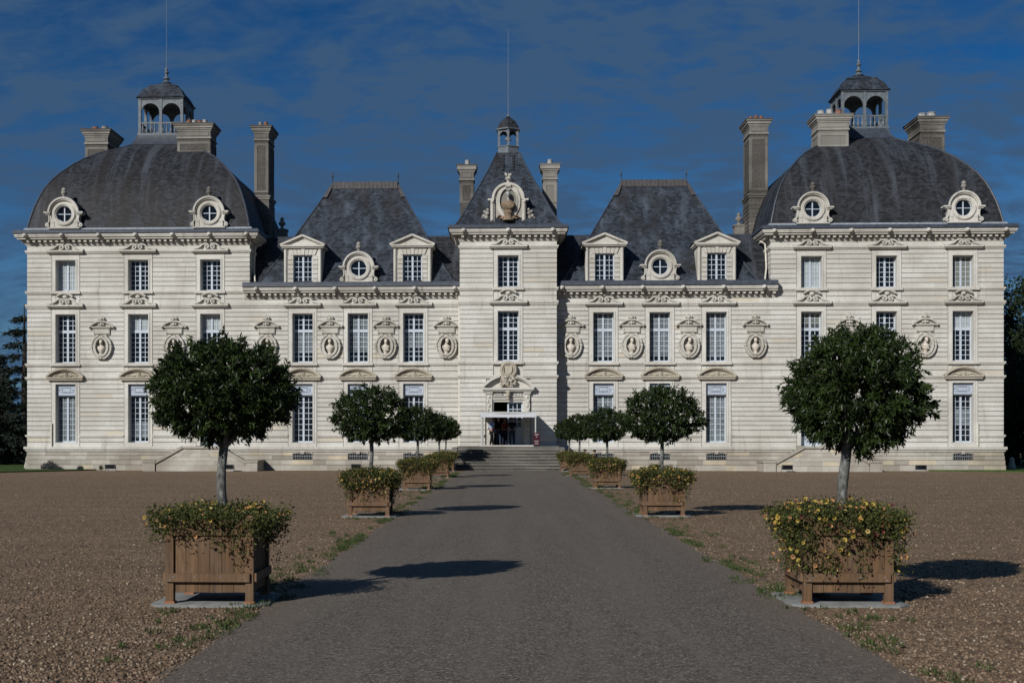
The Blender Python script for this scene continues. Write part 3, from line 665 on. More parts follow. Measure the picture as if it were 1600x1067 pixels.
def wing_roof(sg, x0, x1, t0, t1):                   # x0..x1 eaves, t0..t1 ridge, mirrored by sg
    m = MB(); z0,z1,Y0,Y1 = 11.46,18.62,.05,5.0
    # shallow flare at the foot, then the steep slope
    zs = [(0,0),(.06,.035),(.2,.17),(.5,.475),(.8,.79),(1,1)]
    rings = []
    for t,q in zs:
        a = x0+(t0-x0)*t; b = x1+(t1-x1)*t; y = Y0+(Y1-Y0)*t; z = z0+(z1-z0)*q; yb = 10.2-(10.2-5.6)*t
        rings.append([(sg*v,yy,z) for v,yy in ((a,y),((a+b)/2,y),(b,y),(b,yb),(a,yb))])
    m.loft(rings); r = part(m, 'mansard_roof', M['slate2'], smooth=25)
    c = MB(); za = 18.25; ya = Y0+(Y1-Y0)*(.95)
    c.box(min(sg*t0,sg*t1)-.02, max(sg*t0,sg*t1)+.02, ya-.03, 5.65, za, 18.70); c.tube([(sg*t0,5.0,18.70),(sg*t1,5.0,18.70)], .05, 6)
    for i in range(17): xx = sg*(t0+(t1-t0)*i/16); c.box(xx-.018, xx+.018, ya-.055, ya, za, 18.72)
    for tt,xx in ((t0,x0),(t1,x1)):                  # brown lead on the hips
        a = (sg*(tt+(xx-tt)*.02), Y1-(Y1-Y0)*.02-.05, 18.6); b = (sg*(tt+(xx-tt)*.15), Y1-(Y1-Y0)*.15-.07, 17.6); dx = .35 if xx < tt else -.35
        c.quad((a[0],a[1],a[2]), (b[0],b[1],b[2]), (b[0]+sg*dx*.9,b[1],b[2]), (a[0]+sg*dx*.4,a[1],a[2]))
        c.quad((a[0],a[1],a[2]), (b[0],b[1],b[2]), (b[0]-sg*.05*dx,b[1]+1.2,b[2]), (a[0],a[1]+.9,a[2]))
    part(c, 'ridge_cap', M['copper'], parent=r)
    for k,q in ((0,0),(2,2)): h = MB(); h.tube([Vector(rings[i][q])+Vector((0,-.01,.01)) for i in range(len(rings))], .05, 6); part(h, 'hip_flashing', M['lead'], parent=r)
    f = MB()
    for tt in (t0+.05,t1-.05): f.lathe((sg*tt,5.1,18.6), [(.06,0),(.03,.12),(.022,.42),(.055,.5),(.06,.56),(.03,.66),(.02,.82)], 8)
    part(f, 'ridge_finial', M['iron'], parent=r)
    lo = MB(); a,b = sg*2.7, sg*16.3
    lo.loft([[(a,y,z),(b,y,z),(b,9.8-y*.3,z),(a,9.8-y*.3,z)] for y,z in ((.1,11.44),(.55,11.75),(2.68,14.72))]); part(lo, 'link_roof', M['slate'], smooth=25)
    lr = MB(); lr.tube([(a,2.7,14.74),(b,2.7,14.74)], .06, 6); part(lr, 'ridge_flashing', M['lead'])
wing_roof(-1, 15.7, 3.25, 11.55, 7.30); wing_roof(1, 15.5, 3.2, 11.60, 7.45)
def tower_roof():
    m = MB(); P = [(3.35,4.45,14.72),(3.1,4.25,15.0),(2.75,3.86,15.6),(2.3,3.3,16.5),(1.72,2.5,17.7),(1.2,1.65,18.8),(.72,.8,20.0)]
    cy = 3.05
    m.loft([[(-a,cy-b,z),(0,cy-b,z),(a,cy-b,z),(a,cy+b,z),(-a,cy+b,z)] for a,b,z in P]); r = part(m, 'tower_roof', M['slate2'], smooth=30)
    for sx in (-1,1): h = MB(); h.tube([(sx*a,cy-b,z) for a,b,z in P], .055, 6); part(h, 'hip_flashing', M['lead'], parent=r)
    for sx in (-1,1):                                # dark leaded drops below the lantern
        d = MB()
        for k in range(6): zz = 19.75-.2*k; d.ball((sx*.32,cy-.86-(20-zz)*.76,zz), .11-.012*k, .06, .1, 6, 4)
        part(d, 'lead_drop', M['iron'], parent=r)
    n = 6; R = .68
    def hexa(r, z): return [(r*math.sin(2*PI*k/n), cy-r*math.cos(2*PI*k/n), z) for k in range(n)]
    m = MB(); m.loft([hexa(q,z) for q,z in ((.84,19.98),(.84,20.08),(.74,20.1),(.74,20.42),(.8,20.44),(.8,20.5),(.70,20.52))])
    ze,za = 21.5,21.42
    for k in range(n):
        a = Vector(hexa(R,0)[k]); b = Vector(hexa(R,0)[(k+1)%n]); m.box(a.x-.07,a.x+.07,a.y-.07,a.y+.07,20.5,ze)
        L = (b-a).length; r_ = L/2-.07; ar = arc(L/2, za-r_, r_, 0, PI, 10); u = (b-a)/L
        for i in range(10):
            P4 = [(ar[i][0],ar[i][1]),(ar[i+1][0],ar[i+1][1]),(ar[i+1][0],ze),(ar[i][0],ze)]; m.add([(*(a+u*q).xy, w) for q,w in P4], [(0,1,2,3)])
    m.loft([hexa(q,z) for q,z in ((.72,ze),(.86,ze+.05),(.86,ze+.12))]); o = part(m, 'bell_lantern', M['lantern'])
    c = MB(); c.loft([hexa(q,z) for q,z in ((.84,21.6),(.74,21.78),(.62,22.0),(.42,22.22),(.2,22.38),(.08,22.5))]); part(c, 'lantern_roof', M['slate'], parent=o, smooth=30)
    b = MB(); b.lathe((0,cy,20.95), [(.22,0),(.2,.06),(.13,.22),(.05,.3)], 10); part(b, 'bell', M['greymetal'], parent=o)
    l = MB(); l.lathe((0,cy,22.45), [(.07,0),(.09,.05),(.03,.15)], 8); l.tube([(0,cy,22.5),(0,cy,28.0)], [.015,.008], 6); part(l, 'lightning_rod', M['greymetal'], parent=o)
tower_roof()

# ---- chimneys ----
def chimney(x0, x1, y0, y1, z0, z1, pots, capw=.26, mid=None, mat='old', panelz=None):
    m = MB(); m.box(x0,x1,y0,y1,z0,z1-.9,.07)
    pz0 = panelz or (z0+.3); pz1 = z1-1.35
    for f in (0,1,2):                                # raised border leaves a sunk panel on each face
        e = .03; w = .17
        if f == 0: fr = lambda u0,u1,w0,w1: m.box(u0,u1,y0-e,y0,w0,w1,random.uniform(.18,.36)); a,b = x0,x1
        else:
            xx = (x0,x1)[f-1]; sgn = (-1,1)[f-1]; fr = lambda u0,u1,w0,w1,xx=xx,sgn=sgn: m.box(min(xx,xx+sgn*e),max(xx,xx+sgn*e),u0,u1,w0,w1,random.uniform(.18,.36)); a,b = y0,y1
        fr(a,a+w,pz0,pz1); fr(b-w,b,pz0,pz1); fr(a,b,pz1,pz1+.16); fr(a,b,pz0-.14,pz0)
    def slab(p,a,b,t): m.box(x0-p,x1+p,y0-p,y1+p,a,b,t)
    slab(.07,z1-1.0,z1-.9,.7); slab(.02,z1-.9,z1-.52,.25); slab(.06,z1-.52,z1-.42,.7); slab(.12,z1-.42,z1-.32,.8); slab(.19,z1-.32,z1-.16,.55); slab(capw,z1-.16,z1-.05,.3); slab(capw+.04,z1-.05,z1,.1)
    m.box(x0+.12,x1-.12,y0-.05,y0,z1-.82,z1-.60,.3)
    if mid:
        slab(.16,mid-.1,mid,.7); slab(.10,mid-.24,mid-.1,.6); slab(.04,z0,mid-.24,.2)
        zz = mid-.5
        for k in range(12):
            if zz < z0+.2: break
            slab(.065,zz-.22,zz,random.uniform(.1,.4)); zz -= .27
    o = part(m, 'chimney', M[mat], smooth=0)
    for (px,py,r,h,mt) in pots:
        p = MB(); p.lathe((px,py,z1), [(r*1.1,0),(r*1.1,.05),(r,.08),(r*.86,h-.06),(r*.95,h-.03),(r*.95,h),(r*.6,h)], 10); part(p, 'chimney_pot', M[mt], parent=o)
def pots(x0,x1,y,n,mt,r=.16,h=.34): return [(x0+(x1-x0)*(i+.5)/n, y, r*random.uniform(1.0,1.25), h*random.uniform(1.0,1.3), mt if isinstance(mt,str) else mt[i%len(mt)]) for i in range(n)]
chimney(-28.35,-26.85,5.7,8.3,18.0,22.55,pots(-28.3,-27.0,6.6,2,('terracotta','old'),.2,.32))
chimney(26.95,28.5,5.7,8.3,18.0,22.85,pots(27.1,28.3,6.8,2,'pot',.26,.42))
chimney(-21.6,-19.45,3.7,5.4,19.8,22.4,pots(-21.2,-19.8,4.5,4,('terracotta','pot','terracotta','pot'),.17,.32), panelz=20.6)
chimney(19.85,21.75,3.6,5.4,19.8,22.55,pots(19.9,21.6,4.4,3,('pot','pot','terracotta'),.22,.42), mat='oldpale', panelz=20.6)
chimney(-17.05,-16.13,6.4,8.5,11.5,22.85,pots(-16.95,-16.2,7,2,('old','terracotta'),.14,.34), mid=18.15, panelz=18.5)
chimney(16.10,17.28,6.9,9.1,11.5,23.1,pots(16.15,17.2,7.8,3,'terracotta',.14,.36), mid=18.1, mat='old', panelz=18.5)
chimney(-3.07,-2.22,2.6,3.7,14.7,19.32,[(-2.62,3.1,.17,.38,'pot')], .2, panelz=17.0)
chimney(2.24,3.1,2.6,3.7,14.7,19.32,[(2.68,3.1,.17,.38,'pot')], .2, mat='oldpale', panelz=17.0)
def roof_urn(x, y, z):
    m = MB(); m.box(x-.34,x+.34,y-.34,y+.34,z-2.2,z,.4); m.box(x-.4,x+.4,y-.4,y+.4,z,z+.1,.4); m.lathe((x,y,z+.1), [(.2,0),(.22,.06),(.09,.14),(.09,.2),(.24,.36),(.26,.46),(.2,.54),(.1,.6),(.14,.68),(.13,.78),(.05,.86)], 10); part(m, 'roof_urn', M['old'])
roof_urn(-15.62, 8.9, 16.15); roof_urn(15.72, 8.9, 16.25)

# ---- dormers ----
def dormer_mesh():
    m = MB(); H = 2.2; hw = 1.18; w = .6; y = 0
    for s in (-1,1):
        m.box(min(s*w,s*hw), max(s*w,s*hw), y+.05, y+2.6, 0, H-.02, .4)
        n = 6
        for i in range(n): a = .0+i*1.74/n; m.box(min(s*w,s*.93), max(s*w,s*.93), y-.02, y+.05, a+.02, a+1.74/n-.02, random.uniform(.2,.92))
        m.box(min(s*.95,s*hw), max(s*.95,s*hw), y, y+.05, 0, H-.02, .7); m.tube([(s*1.08,y-.02,0),(s*1.08,y-.02,H-.1)], .085, 8, .6)
    m.box(-w,w,y+.05,y+2.6,1.74,H-.02,.4)
    for i in range(7):                               # flat-arch voussoirs
        u0 = -.93+i*1.86/7; u1 = u0+1.86/7; k = .82
        m.prism([(u0*k+.012,1.755),(u1*k-.012,1.755),(u1-.012,H-.05),(u0+.012,H-.05)], y-(.06 if i == 3 else .02), y+.05, .9 if i == 3 else random.uniform(.3,.8))
    m.box(-1.30,1.30,y-.16,y+2.7,H-.02,H+.06,.5); m.box(-1.36,1.36,y-.24,y+2.75,H+.06,H+.16,.7)
    m.prism([(-1.2,H+.16),(1.2,H+.16),(0,H+.68)], y-.05, y+.05, .6)
    for s in (-1,1): m.ribbon([(s*1.4,H+.17),(0,H+.76)], .11, y-.26, y+.1, .7); m.ribbon([(s*1.2,H+.17),(0,H+.68)], .05, y-.16, y+.1, .5)
    return m.mesh('dormer', M['trim'], 30)
def dormer_roof_mesh():
    m = MB(); H = 2.2; m.prism([(-1.44,H+.24),(0,H+.83),(1.44,H+.24),(1.3,H+.17),(-1.3,H+.17)], .1, 3.1); return m.mesh('dormer_roof', M['lead'], 30)
DM, DR = dormer_mesh(), dormer_roof_mesh()
for x in (-12.8,-5.95,5.96,12.85):
    o = link('dormer', DM, CH, (x,.12,11.5)); link('dormer_roof', DR, o); w_ = link('window', KINDS['dormer'][2], o, (0,.2,.0)); w2 = link('window_pane', PANES['dormer'], o, (0,.21,0))
def oculus_meshes():
    m = MB(); N_ = 48; r0 = .5; outl = []
    for i in range(N_):
        a = 2*PI*i/N_; c,s_ = math.cos(a), math.sin(a)
        r = .88 if s_ > .1 else min(.86/max(abs(c),1e-6), .86/max(-s_,1e-6)) if s_ < -.0 else .88
        outl.append((r*c, r*s_))
    for y,t in ((0,.6),):
        vs = [(x,y,z) for x,z in outl]+[(r0*math.cos(2*PI*i/N_),y,r0*math.sin(2*PI*i/N_)) for i in range(N_)]+[(r0*math.cos(2*PI*i/N_),.4,r0*math.sin(2*PI*i/N_)) for i in range(N_)]+[(x,2.2,z) for x,z in outl]
        fs = []
        for i in range(N_):
            j = (i+1)%N_; fs += [(i,j,N_+j,N_+i),(N_+i,N_+j,2*N_+j,2*N_+i),(i,3*N_+i,3*N_+j,j)]
        m.add(vs, fs, t)
    for ra,rb,y in ((.5,.57,-.05),(.57,.70,-.11),(.70,.75,-.06)):
        m.ribbon(arc(0,0,(ra+rb)/2,0,2*PI,40), rb-ra, y, .02, .75)
    m.ribbon(arc(0,.02,.86,0,PI,24), .07, -.14, .1, .6); m.ribbon(arc(0,.04,.94,0.0,PI,24), .10, -.22, .5, .7)
    for s in (-1,1):
        m.box(min(s*.84,s*1.24),max(s*.84,s*1.24),-.22,.5,.03,.12,.7); m.box(min(s*.84,s*1.16),max(s*.84,s*1.16),-.14,.5,-.05,.03,.5)
        m.box(min(s*.80,s*.96),max(s*.80,s*.96),-.04,.4,-.45,-.05,.6)
        sp = bez((s*.98,-.06),(s*.86,-.4),(s*1.0,-.58),8)+[(s*(1.04+r*math.cos(a)), -.70+r*math.sin(a)) for a,r in [(1.9-(7.5*i/18), .13-.08*i/18) for i in range(19)]]
        m.ribbon(sp, .06, -.08, .35, .6); m.ball((s*1.04,-.06,-.70), .06,.06,.06,8,4,.4)
        for z0,z1 in ((-.82,-.56),(-.54,-.30)): m.box(min(s*.62,s*.86),max(s*.62,s*.86),-.03,0,z0,z1,random.uniform(.4,.95))
    m.box(-1.0,1.0,-.1,.4,-.92,-.84,.5)
    base = m.mesh('round_dormer', M['trim'], 35)
    u = MB(); u.lathe((0,-.02,.96), [(.17,0),(.15,.08),(.10,.12),(.09,.2),(.18,.3),(.19,.38),(.12,.45),(.16,.52),(.11,.62),(.04,.68)], 10); urn = u.mesh('urn', M['old'], 40)
    r = MB(); pts = arc(0,.04,1.0,0,PI,20); r.ribbon(pts, .04, -.2, 2.4); hood = r.mesh('dormer_roof', M['lead'], 30)
    g = MB(); g.prism(arc(0,0,.52,0,2*PI,30)[:-1], .17, .19); pane = g.mesh('window_pane', M['glass'], 0)
    b = MB(); b.box(-.035,.035,.11,.165,-.5,.5); b.box(-.5,-.035,.115,.16,-.022,.022); b.box(.035,.5,.115,.16,-.022,.022); b.ribbon(arc(0,0,.485,0,2*PI,30), .04, .11, .165); bars = b.mesh('window', M['white'], 30)
    return base, urn, hood, pane, bars
OC = oculus_meshes()
for x,y,z in ((-27.78,-.22,15.86),(-18.62,-.22,15.86),(18.62,-.22,15.86),(27.72,-.22,15.86),(-9.3,.1,12.42),(9.38,.1,12.42)):
    o = link('round_dormer', OC[0], CH, (x,y,z))
    for nm,k in (('urn',1),('dormer_roof',2),('window_pane',3),('window',4)): link(nm, OC[k], o)

# ---- big bust gable on the tower ----
def tower_gable():
    yf = -1.0; z0 = 14.93; m = MB(); cz = 16.32; g = MB()
    m.box(-1.06,1.06,yf-.12,yf+.5,z0-.16,z0+.16,.6); g.box(-.95,.95,yf,yf+2.4,z0,cz+.1,.6)
    for r,w,y,t in ((.93,.14,-.22,.8),(.83,.09,-.13,.6)): m.ribbon(arc(0,cz+.12,r,0,PI,26), w, yf+y, yf+.6, t)
    g.prism(arc(0,cz+.1,.86,0,PI,20), yf, yf+2.0, .6)
    for s in (-1,1):
        m.box(min(s*.86,s*1.24),max(s*.86,s*1.24),yf-.24,yf+.5,cz+.02,cz+.13,.7); m.box(min(s*.84,s*1.08),max(s*.84,s*1.08),yf-.14,yf+.4,z0+.16,cz+.02,.5)
        m.tube([(s*.97,yf-.16,z0+.2),(s*.97,yf-.16,cz-.1)], .075, 8, .7); m.ball((s*.97,yf-.18,cz-.05),.12,.1,.12,8,5,.8)
        for dx,dz,r in ((1.3,.12,.17),(1.5,.16,.16),(1.34,.4,.15),(1.48,.5,.12),(1.28,.66,.14),(1.42,.76,.10),(1.25,.88,.09),(1.6,.36,.08)): g.ball((s*dx,yf+.05,z0+dz), r, r*.9, r, 8, 5, random.uniform(.1,.9))
    for a,b,w,y,t in ((.66,.95,.16,-.1,.7),(.55,.82,.07,-.16,.8)): m.ribbon([(x,z+cz-.02) for x,z in arc(0,0,a,0,2*PI,36,b)], w, yf+y, yf+.02, t)
    g.prism([(x,z+cz-.02) for x,z in arc(0,0,.55,0,2*PI,28,.82)[:-1]], yf-.02, yf+.01, .1)
    m.box(-.16,.16,yf-.26,yf,cz+.84,cz+.97,.3); m.box(-.13,.13,yf-.12,yf,cz+.66,cz+.84,.2)
    m.lathe((0,yf+.15,cz+1.05), [(.2,0),(.1,.1),(.08,.2),(.22,.34),(.16,.4)], 10, .5)
    for k in range(14): m.ball((random.uniform(-.17,.17),yf+.12+random.uniform(-.08,.08),cz+1.5+random.uniform(-.06,.2)), .07,.07,.075,6,4,random.uniform(.0,.8))
    o = part(m, 'bust_gable', M['niche'], smooth=40); part(g, 'gable_body', M['oldpale'], parent=o, smooth=40)
    b = MB(); hz = cz+.33
    b.ball((0,yf-.36,hz+.03), .125,.155,.175,12,8); b.ball((0,yf-.29,hz+.11), .15,.15,.13,12,6); b.ball((.02,yf-.465,hz-.02), .025,.045,.04,6,4); b.ball((.01,yf-.43,hz-.11), .06,.05,.045,6,4); b.lathe((0,yf-.28,hz-.40), [(.16,0),(.085,.12),(.075,.32)], 10)
    part(b, 'bust_head', M['pot'], parent=o, smooth=60)
    b = MB(); b.loft([[(x*w, yf-.27+y*dp, zz) for x,y in [(math.cos(2*PI*k/16),math.sin(2*PI*k/16)) for k in range(16)]] for w,dp,zz in ((.20,.16,cz-.70),(.24,.18,cz-.60),(.31,.21,cz-.50),(.39,.23,cz-.38),(.44,.22,cz-.27),(.42,.18,cz-.18),(.30,.15,cz-.08),(.17,.12,cz+.0),(.09,.09,cz+.07))])
    for k in range(4): b.ribbon(bez((-.34,cz-.24-.05*k),(0,cz-.42-.08*k),(.34,cz-.20-.05*k),8), .045, yf-.50, yf-.3)
    b.lathe((0,yf-.25,cz-1.22), [(.36,0),(.33,.08),(.25,.18),(.22,.34),(.28,.44),(.28,.52),(.20,.60)], 12); b.ball((-.3,yf-.2,cz-1.05),.16,.12,.12,8,5); b.ball((.3,yf-.2,cz-1.05),.16,.12,.12,8,5)
    for s in (-1,1): b.ribbon([(s*(.5+r*math.cos(a)), cz-1.02+r*math.sin(a)) for a,r in [(i*.5,.15-.009*i) for i in range(13)]], .06, yf-.25, yf)
    part(b, 'bust', M['brownbust'], parent=o, smooth=60)
tower_gable()

# ---- entrance ----
def entrance():
    yf = -1.1; m = MB()
    for s in (-1,1):                                 # carved pilasters
        m.box(min(s*.98,s*1.32),max(s*.98,s*1.32),yf-.16,yf-.02,1.03,4.55,.6); m.box(min(s*.94,s*1.38),max(s*.94,s*1.38),yf-.24,yf-.02,4.55,4.72,.6)
        for k in range(9): m.ball((s*(1.24 if k%2 else 1.16),yf-.17,2.2+.27*k), .09,.06,.11,8,5,random.uniform(.2,.9))
    m.box(-.98,.98,yf-.10,yf-.02,4.18,4.30,.6); m.box(-1.02,1.02,yf-.12,yf-.02,4.36,4.72,.5); m.box(-1.36,1.36,yf-.24,yf-.02,4.72,4.78,.6); m.box(-1.58,1.58,yf-.42,yf-.02,4.78,4.90,.7); m.box(-1.48,1.48,yf-.34,yf-.02,4.70,4.78,.5)
    W_ = 1.58; R = (W_**2+.78**2)/(2*.78); a = math.asin(W_/R)
    m.ribbon(arc(0,5.68-R,R,PI/2-a,PI/2-a*.28,14), .14, yf-.44, yf, .6); m.ribbon(arc(0,5.68-R,R,PI/2+a*.28,PI/2+a,14), .14, yf-.44, yf, .6)
    m.ribbon(arc(0,5.56-R,R,PI/2-a*.94,PI/2+a*.94,22), .07, yf-.3, yf, .7); m.prism(arc(0,5.5-R,R,PI/2-a*.9,PI/2+a*.9,18), yf-.06, yf+.02, .5)
    part(m, 'door_surround', M['trim'], smooth=40)
    c = MB(); cz = 6.0
    for r,w,y in ((.50,.07,-.22),(.42,.07,-.3),(.33,.06,-.24)): c.ribbon(arc(.02,cz,r,0,2*PI,32), w, yf+y, yf, .6)
    for k in range(26): an = 2*PI*k/26; c.ball((.02+.46*math.cos(an),yf-.26,cz+.46*math.sin(an)), .05,.06,.05,6,4,random.uniform(.2,.9))
    c.prism([(-.2,cz+.24),(.24,cz+.24),(.25,cz-.05),(.16,cz-.22),(.02,cz-.29),(-.12,cz-.22),(-.21,cz-.05)], yf-.28, yf-.05, .8); c.prism(arc(.02,cz,.46,0,2*PI,24)[:-1], yf-.1, yf-.01, .4)
    random.seed(5)
    for k in range(34): c.ball((random.uniform(-.42,.42),yf-.25-.1*rint(),random.uniform(4.98,5.5)), random.uniform(.05,.11),.09,random.uniform(.05,.10),7,4,random.uniform(.1,.9))
    for s in (-1,1): c.ribbon([(s*(.28+r*math.cos(q)), 5.25+r*math.sin(q)) for q,r in [(i*.5,.2-.011*i) for i in range(14)]], .06, yf-.4, yf-.1, .6)
    c.ball((0,yf-.34,4.46),.13,.14,.17,10,6,.7); c.ball((0,yf-.34,4.66),.17,.14,.1,10,5,.6); c.ball((0,yf-.32,4.25),.1,.12,.13,8,5,.6); c.ball((0,yf-.47,4.45),.035,.05,.05,6,4,.6)
    part(c, 'coat_of_arms', M['carved'], smooth=50)
    f = MB(); random.seed(11)                        # worn carved capitals on the frieze, too weathered to read
    for x0,x1 in ((-.92,-.2),(.2,.92)):
        x = x0
        while x < x1-.06:
            g = random.randint(0,4); z0,z1 = 4.42,4.64; y0,y1 = yf-.145,yf-.12
            f.box(x,x+.018,y0,y1,z0,z1)
            if g in (0,2): f.box(x+.055,x+.073,y0,y1,z0,z1)
            if g in (1,2,3): f.box(x+.018,x+.06,y0,y1,z1-.02,z1)
            if g in (0,3): f.box(x+.018,x+.055,y0,y1,4.52,4.54)
            if g in (1,4): f.box(x+.018,x+.06,y0,y1,z0,z0+.02)
            x += .10 if rint() > .15 else .15
    part(f, 'frieze_lettering', M['old'], smooth=0)
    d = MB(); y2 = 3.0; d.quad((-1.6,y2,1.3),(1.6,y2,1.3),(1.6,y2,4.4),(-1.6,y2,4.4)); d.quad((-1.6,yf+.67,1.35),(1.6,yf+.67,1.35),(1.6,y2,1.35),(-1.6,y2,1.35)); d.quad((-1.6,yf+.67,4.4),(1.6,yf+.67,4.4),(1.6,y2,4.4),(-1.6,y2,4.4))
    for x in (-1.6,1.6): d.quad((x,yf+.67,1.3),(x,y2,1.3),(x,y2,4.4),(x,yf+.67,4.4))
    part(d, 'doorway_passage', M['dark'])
    d = MB(); d.box(-.05,.05,yf+.18,yf+.26,1.36,4.05); d.box(-.05,.88,yf+.18,yf+.26,3.97,4.05); d.box(.80,.88,yf+.18,yf+.26,1.36,3.97); d.box(.05,.80,yf+.18,yf+.26,1.36,2.5); d.box(.12,.73,yf+.165,yf+.18,1.5,2.35); 
    for z in (2.86,3.24,3.61): d.box(.05,.80,yf+.2,yf+.24,z-.024,z+.024)
    for x in (.30,.55): d.box(x-.02,x+.02,yf+.195,yf+.245,2.5,3.97)
    o = part(d, 'entrance_door', M['white'], smooth=0)
    g = MB(); g.quad((.05,yf+.23,2.5),(.8,yf+.23,2.5),(.8,yf+.23,3.97),(.05,yf+.23,3.97)); part(g, 'door_pane', M['glass'], parent=o)
    s = MB(); n = 8; X = 2.98                        # broad flight of steps and landing
    s.box(-X,X,-4.42,-1.0,0,1.36-.065,.6)
    for i in range(n-1):
        z = 1.36-(i+1)*1.36/n; zl = z-1.36/n; yy = -4.42-(i+1)*.35; x = -X
        while x < X-.01:
            w = random.uniform(.9,1.9); e = X if X-x-w < .5 else x+w; t = random.uniform(.05,.95)
            s.box(x,e,yy,yy+.6,zl-.03,z-.06,t*.35); s.box(x,e,yy-.06,yy+.5,z-.06,z+random.uniform(-.004,.004),min(.9,t*.5+.42)); x = e  # shading put into the tint: risers darker, treads lighter
    zt = 1.36; s.box(-X,X,-4.46,-1.0,zt-.06,zt,.8)
    part(s, 'entrance_steps', M['step'], smooth=0)
    for sg in (-1,1):
        k = MB(); k.add([(sg*(X+.01)+dx,y,z) for dx in (0,sg*.30) for y,z in ((-6.9,-.1),(-6.9,.0),(-4.5,1.30),(-1.0,1.30),(-1.0,-.1))], [(0,1,2,3,4),(9,8,7,6,5),(0,5,6,1),(1,6,7,2),(2,7,8,3),(3,8,9,4)]); part(k, 'step_cheek', M['step'])
entrance()
def side_steps(cx):                                  # double ramp under the garden doors
    p = MB(); y0,y1 = -2.2,-.12
    out = [(-2.75,-.3),(2.75,-.3),(2.75,.30),(1.1,1.22),(-1.1,1.22),(-2.75,.30)]
    def lim(z):                                      # half width of the outline at height z
        return 2.75 if z < .30 else 2.75-(z-.30)/(1.22-.30)*1.65
    zs = [-.3,.17,.43,.70,.96,1.22]
    for i in range(5):
        a,b = zs[i]+(.008 if i else 0), zs[i+1]-.008; wa,wb = lim(a),lim(b); x = -1.0; n = 6
        for j in range(n):
            u0,u1 = -1+2*j/n, -1+2*(j+1)/n
            p.prism([(u0*wa,a),(u1*wa,a),(u1*wb,b),(u0*wb,b)], y0-.0, y0+.3, random.choice((.3,.5,.7,.85,.4,.95 if rint()<.3 else .5)))
    p.prism([(-2.74,-.3),(2.74,-.3),(2.74,.29),(1.1,1.2),(-1.1,1.2),(-2.74,.29)], y0+.02, y1, .3)
    for s in (-1,1):
        p.ribbon([(s*2.78,.36),(s*1.12,1.29)], .16, y0-.1, y0+.34, .3); p.box(min(s*2.78,s*3.5),max(s*2.78,s*3.5),y0-.1,y1,-.3,.36,.5); p.box(min(s*2.74,s*3.54),max(s*2.74,s*3.54),y0-.14,y1,.36,.5,.3)
    p.box(-1.12,1.12,y0-.1,y1,1.22,1.34,.3)
    p.build('garden_steps', M['plinth'], CH, (cx,0,0), 0)
side_steps(-18.7); side_steps(18.75)
def pipes():
    m = MB()
    m.tube([(-3.02,-.2,11.0),(-3.02,-.2,1.3)], .06, 8); part(m, 'drainpipe', M['pipe'])
    for s in (-1,1):
        m = MB(); m.tube([(s*15.7,1.2,14.1),(s*15.95,.9,13.9),(s*15.98,.7,12.4),(s*15.8,.15,11.6)], .055, 8); part(m, 'drainpipe', M['pipe'])
    for x in (-28.62,28.62): m = MB(); m.tube([(x,-.1,1.33),(x,-.1,2.78)], .045, 8); part(m, 'wall_pole', M['pipe'])
pipes()

# ---------------------------------------------------------------- foliage helpers
def leaf_mesh(name, mat, pos, out, L, Wd, droop=.35, spread=.8, tints=None, fold=.25):
    """many small folded leaves: pos, out = (n,3) arrays"""
    n = len(pos); rg = np.random.default_rng(len(pos)+int(abs(pos[0,0])*1000))
    d = out+rg.normal(0, spread, (n,3)); d[:,2] -= droop; d /= np.linalg.norm(d,axis=1)[:,None]
    r = rg.normal(0,1,(n,3)); w = np.cross(d,r); w /= np.linalg.norm(w,axis=1)[:,None]; u = np.cross(w,d)
    l = (L*rg.uniform(.65,1.25,n))[:,None]; ww = (Wd*rg.uniform(.7,1.2,n))[:,None]
    a = pos; b = pos+d*l*.45+w*ww/2+u*l*.06; c = pos+d*l-u*l*fold*.3; e = pos+d*l*.45-w*ww/2+u*l*.06
    V = np.stack([a,b,c,e],1).reshape(-1,3); I = np.arange(n)[:,None]*4
    F = np.concatenate([I+np.array([[0,1,2]]), I+np.array([[0,2,3]])],1).reshape(-1,3)
    me = bpy.data.meshes.new(name); me.from_pydata(V.tolist(), [], F.tolist())
    t = rg.uniform(0,1,n) if tints is None else tints
    at = me.attributes.new('tint','FLOAT','FACE'); at.data.foreach_set('value', np.repeat(t,2).astype(np.float32)); me.materials.append(mat); return me
def crown_points(rg, n, rx, rz, bumps, flat=.55, inner=.25):
    P = []; O = []
    dirs = rg.normal(0,1,(n,3)); dirs /= np.linalg.norm(dirs,axis=1)[:,None]
    for d in dirs:
        zz = d[2]*(1 if d[2] > 0 else flat)
        k = 1+bumps*noise.noise(Vector(d)*2.1+Vector((rx*9,rz*5,0)))+bumps*.7*noise.noise(Vector(d)*5.0+Vector((3,rx*7,1)))
        u = rg.uniform(.78,1.06) if rg.random() > inner else rg.uniform(.25,.8)
        P.append((d[0]*rx*k*u, d[1]*rx*k*u, zz*rz*k*u)); O.append(d)
    return np.array(P), np.array(O)
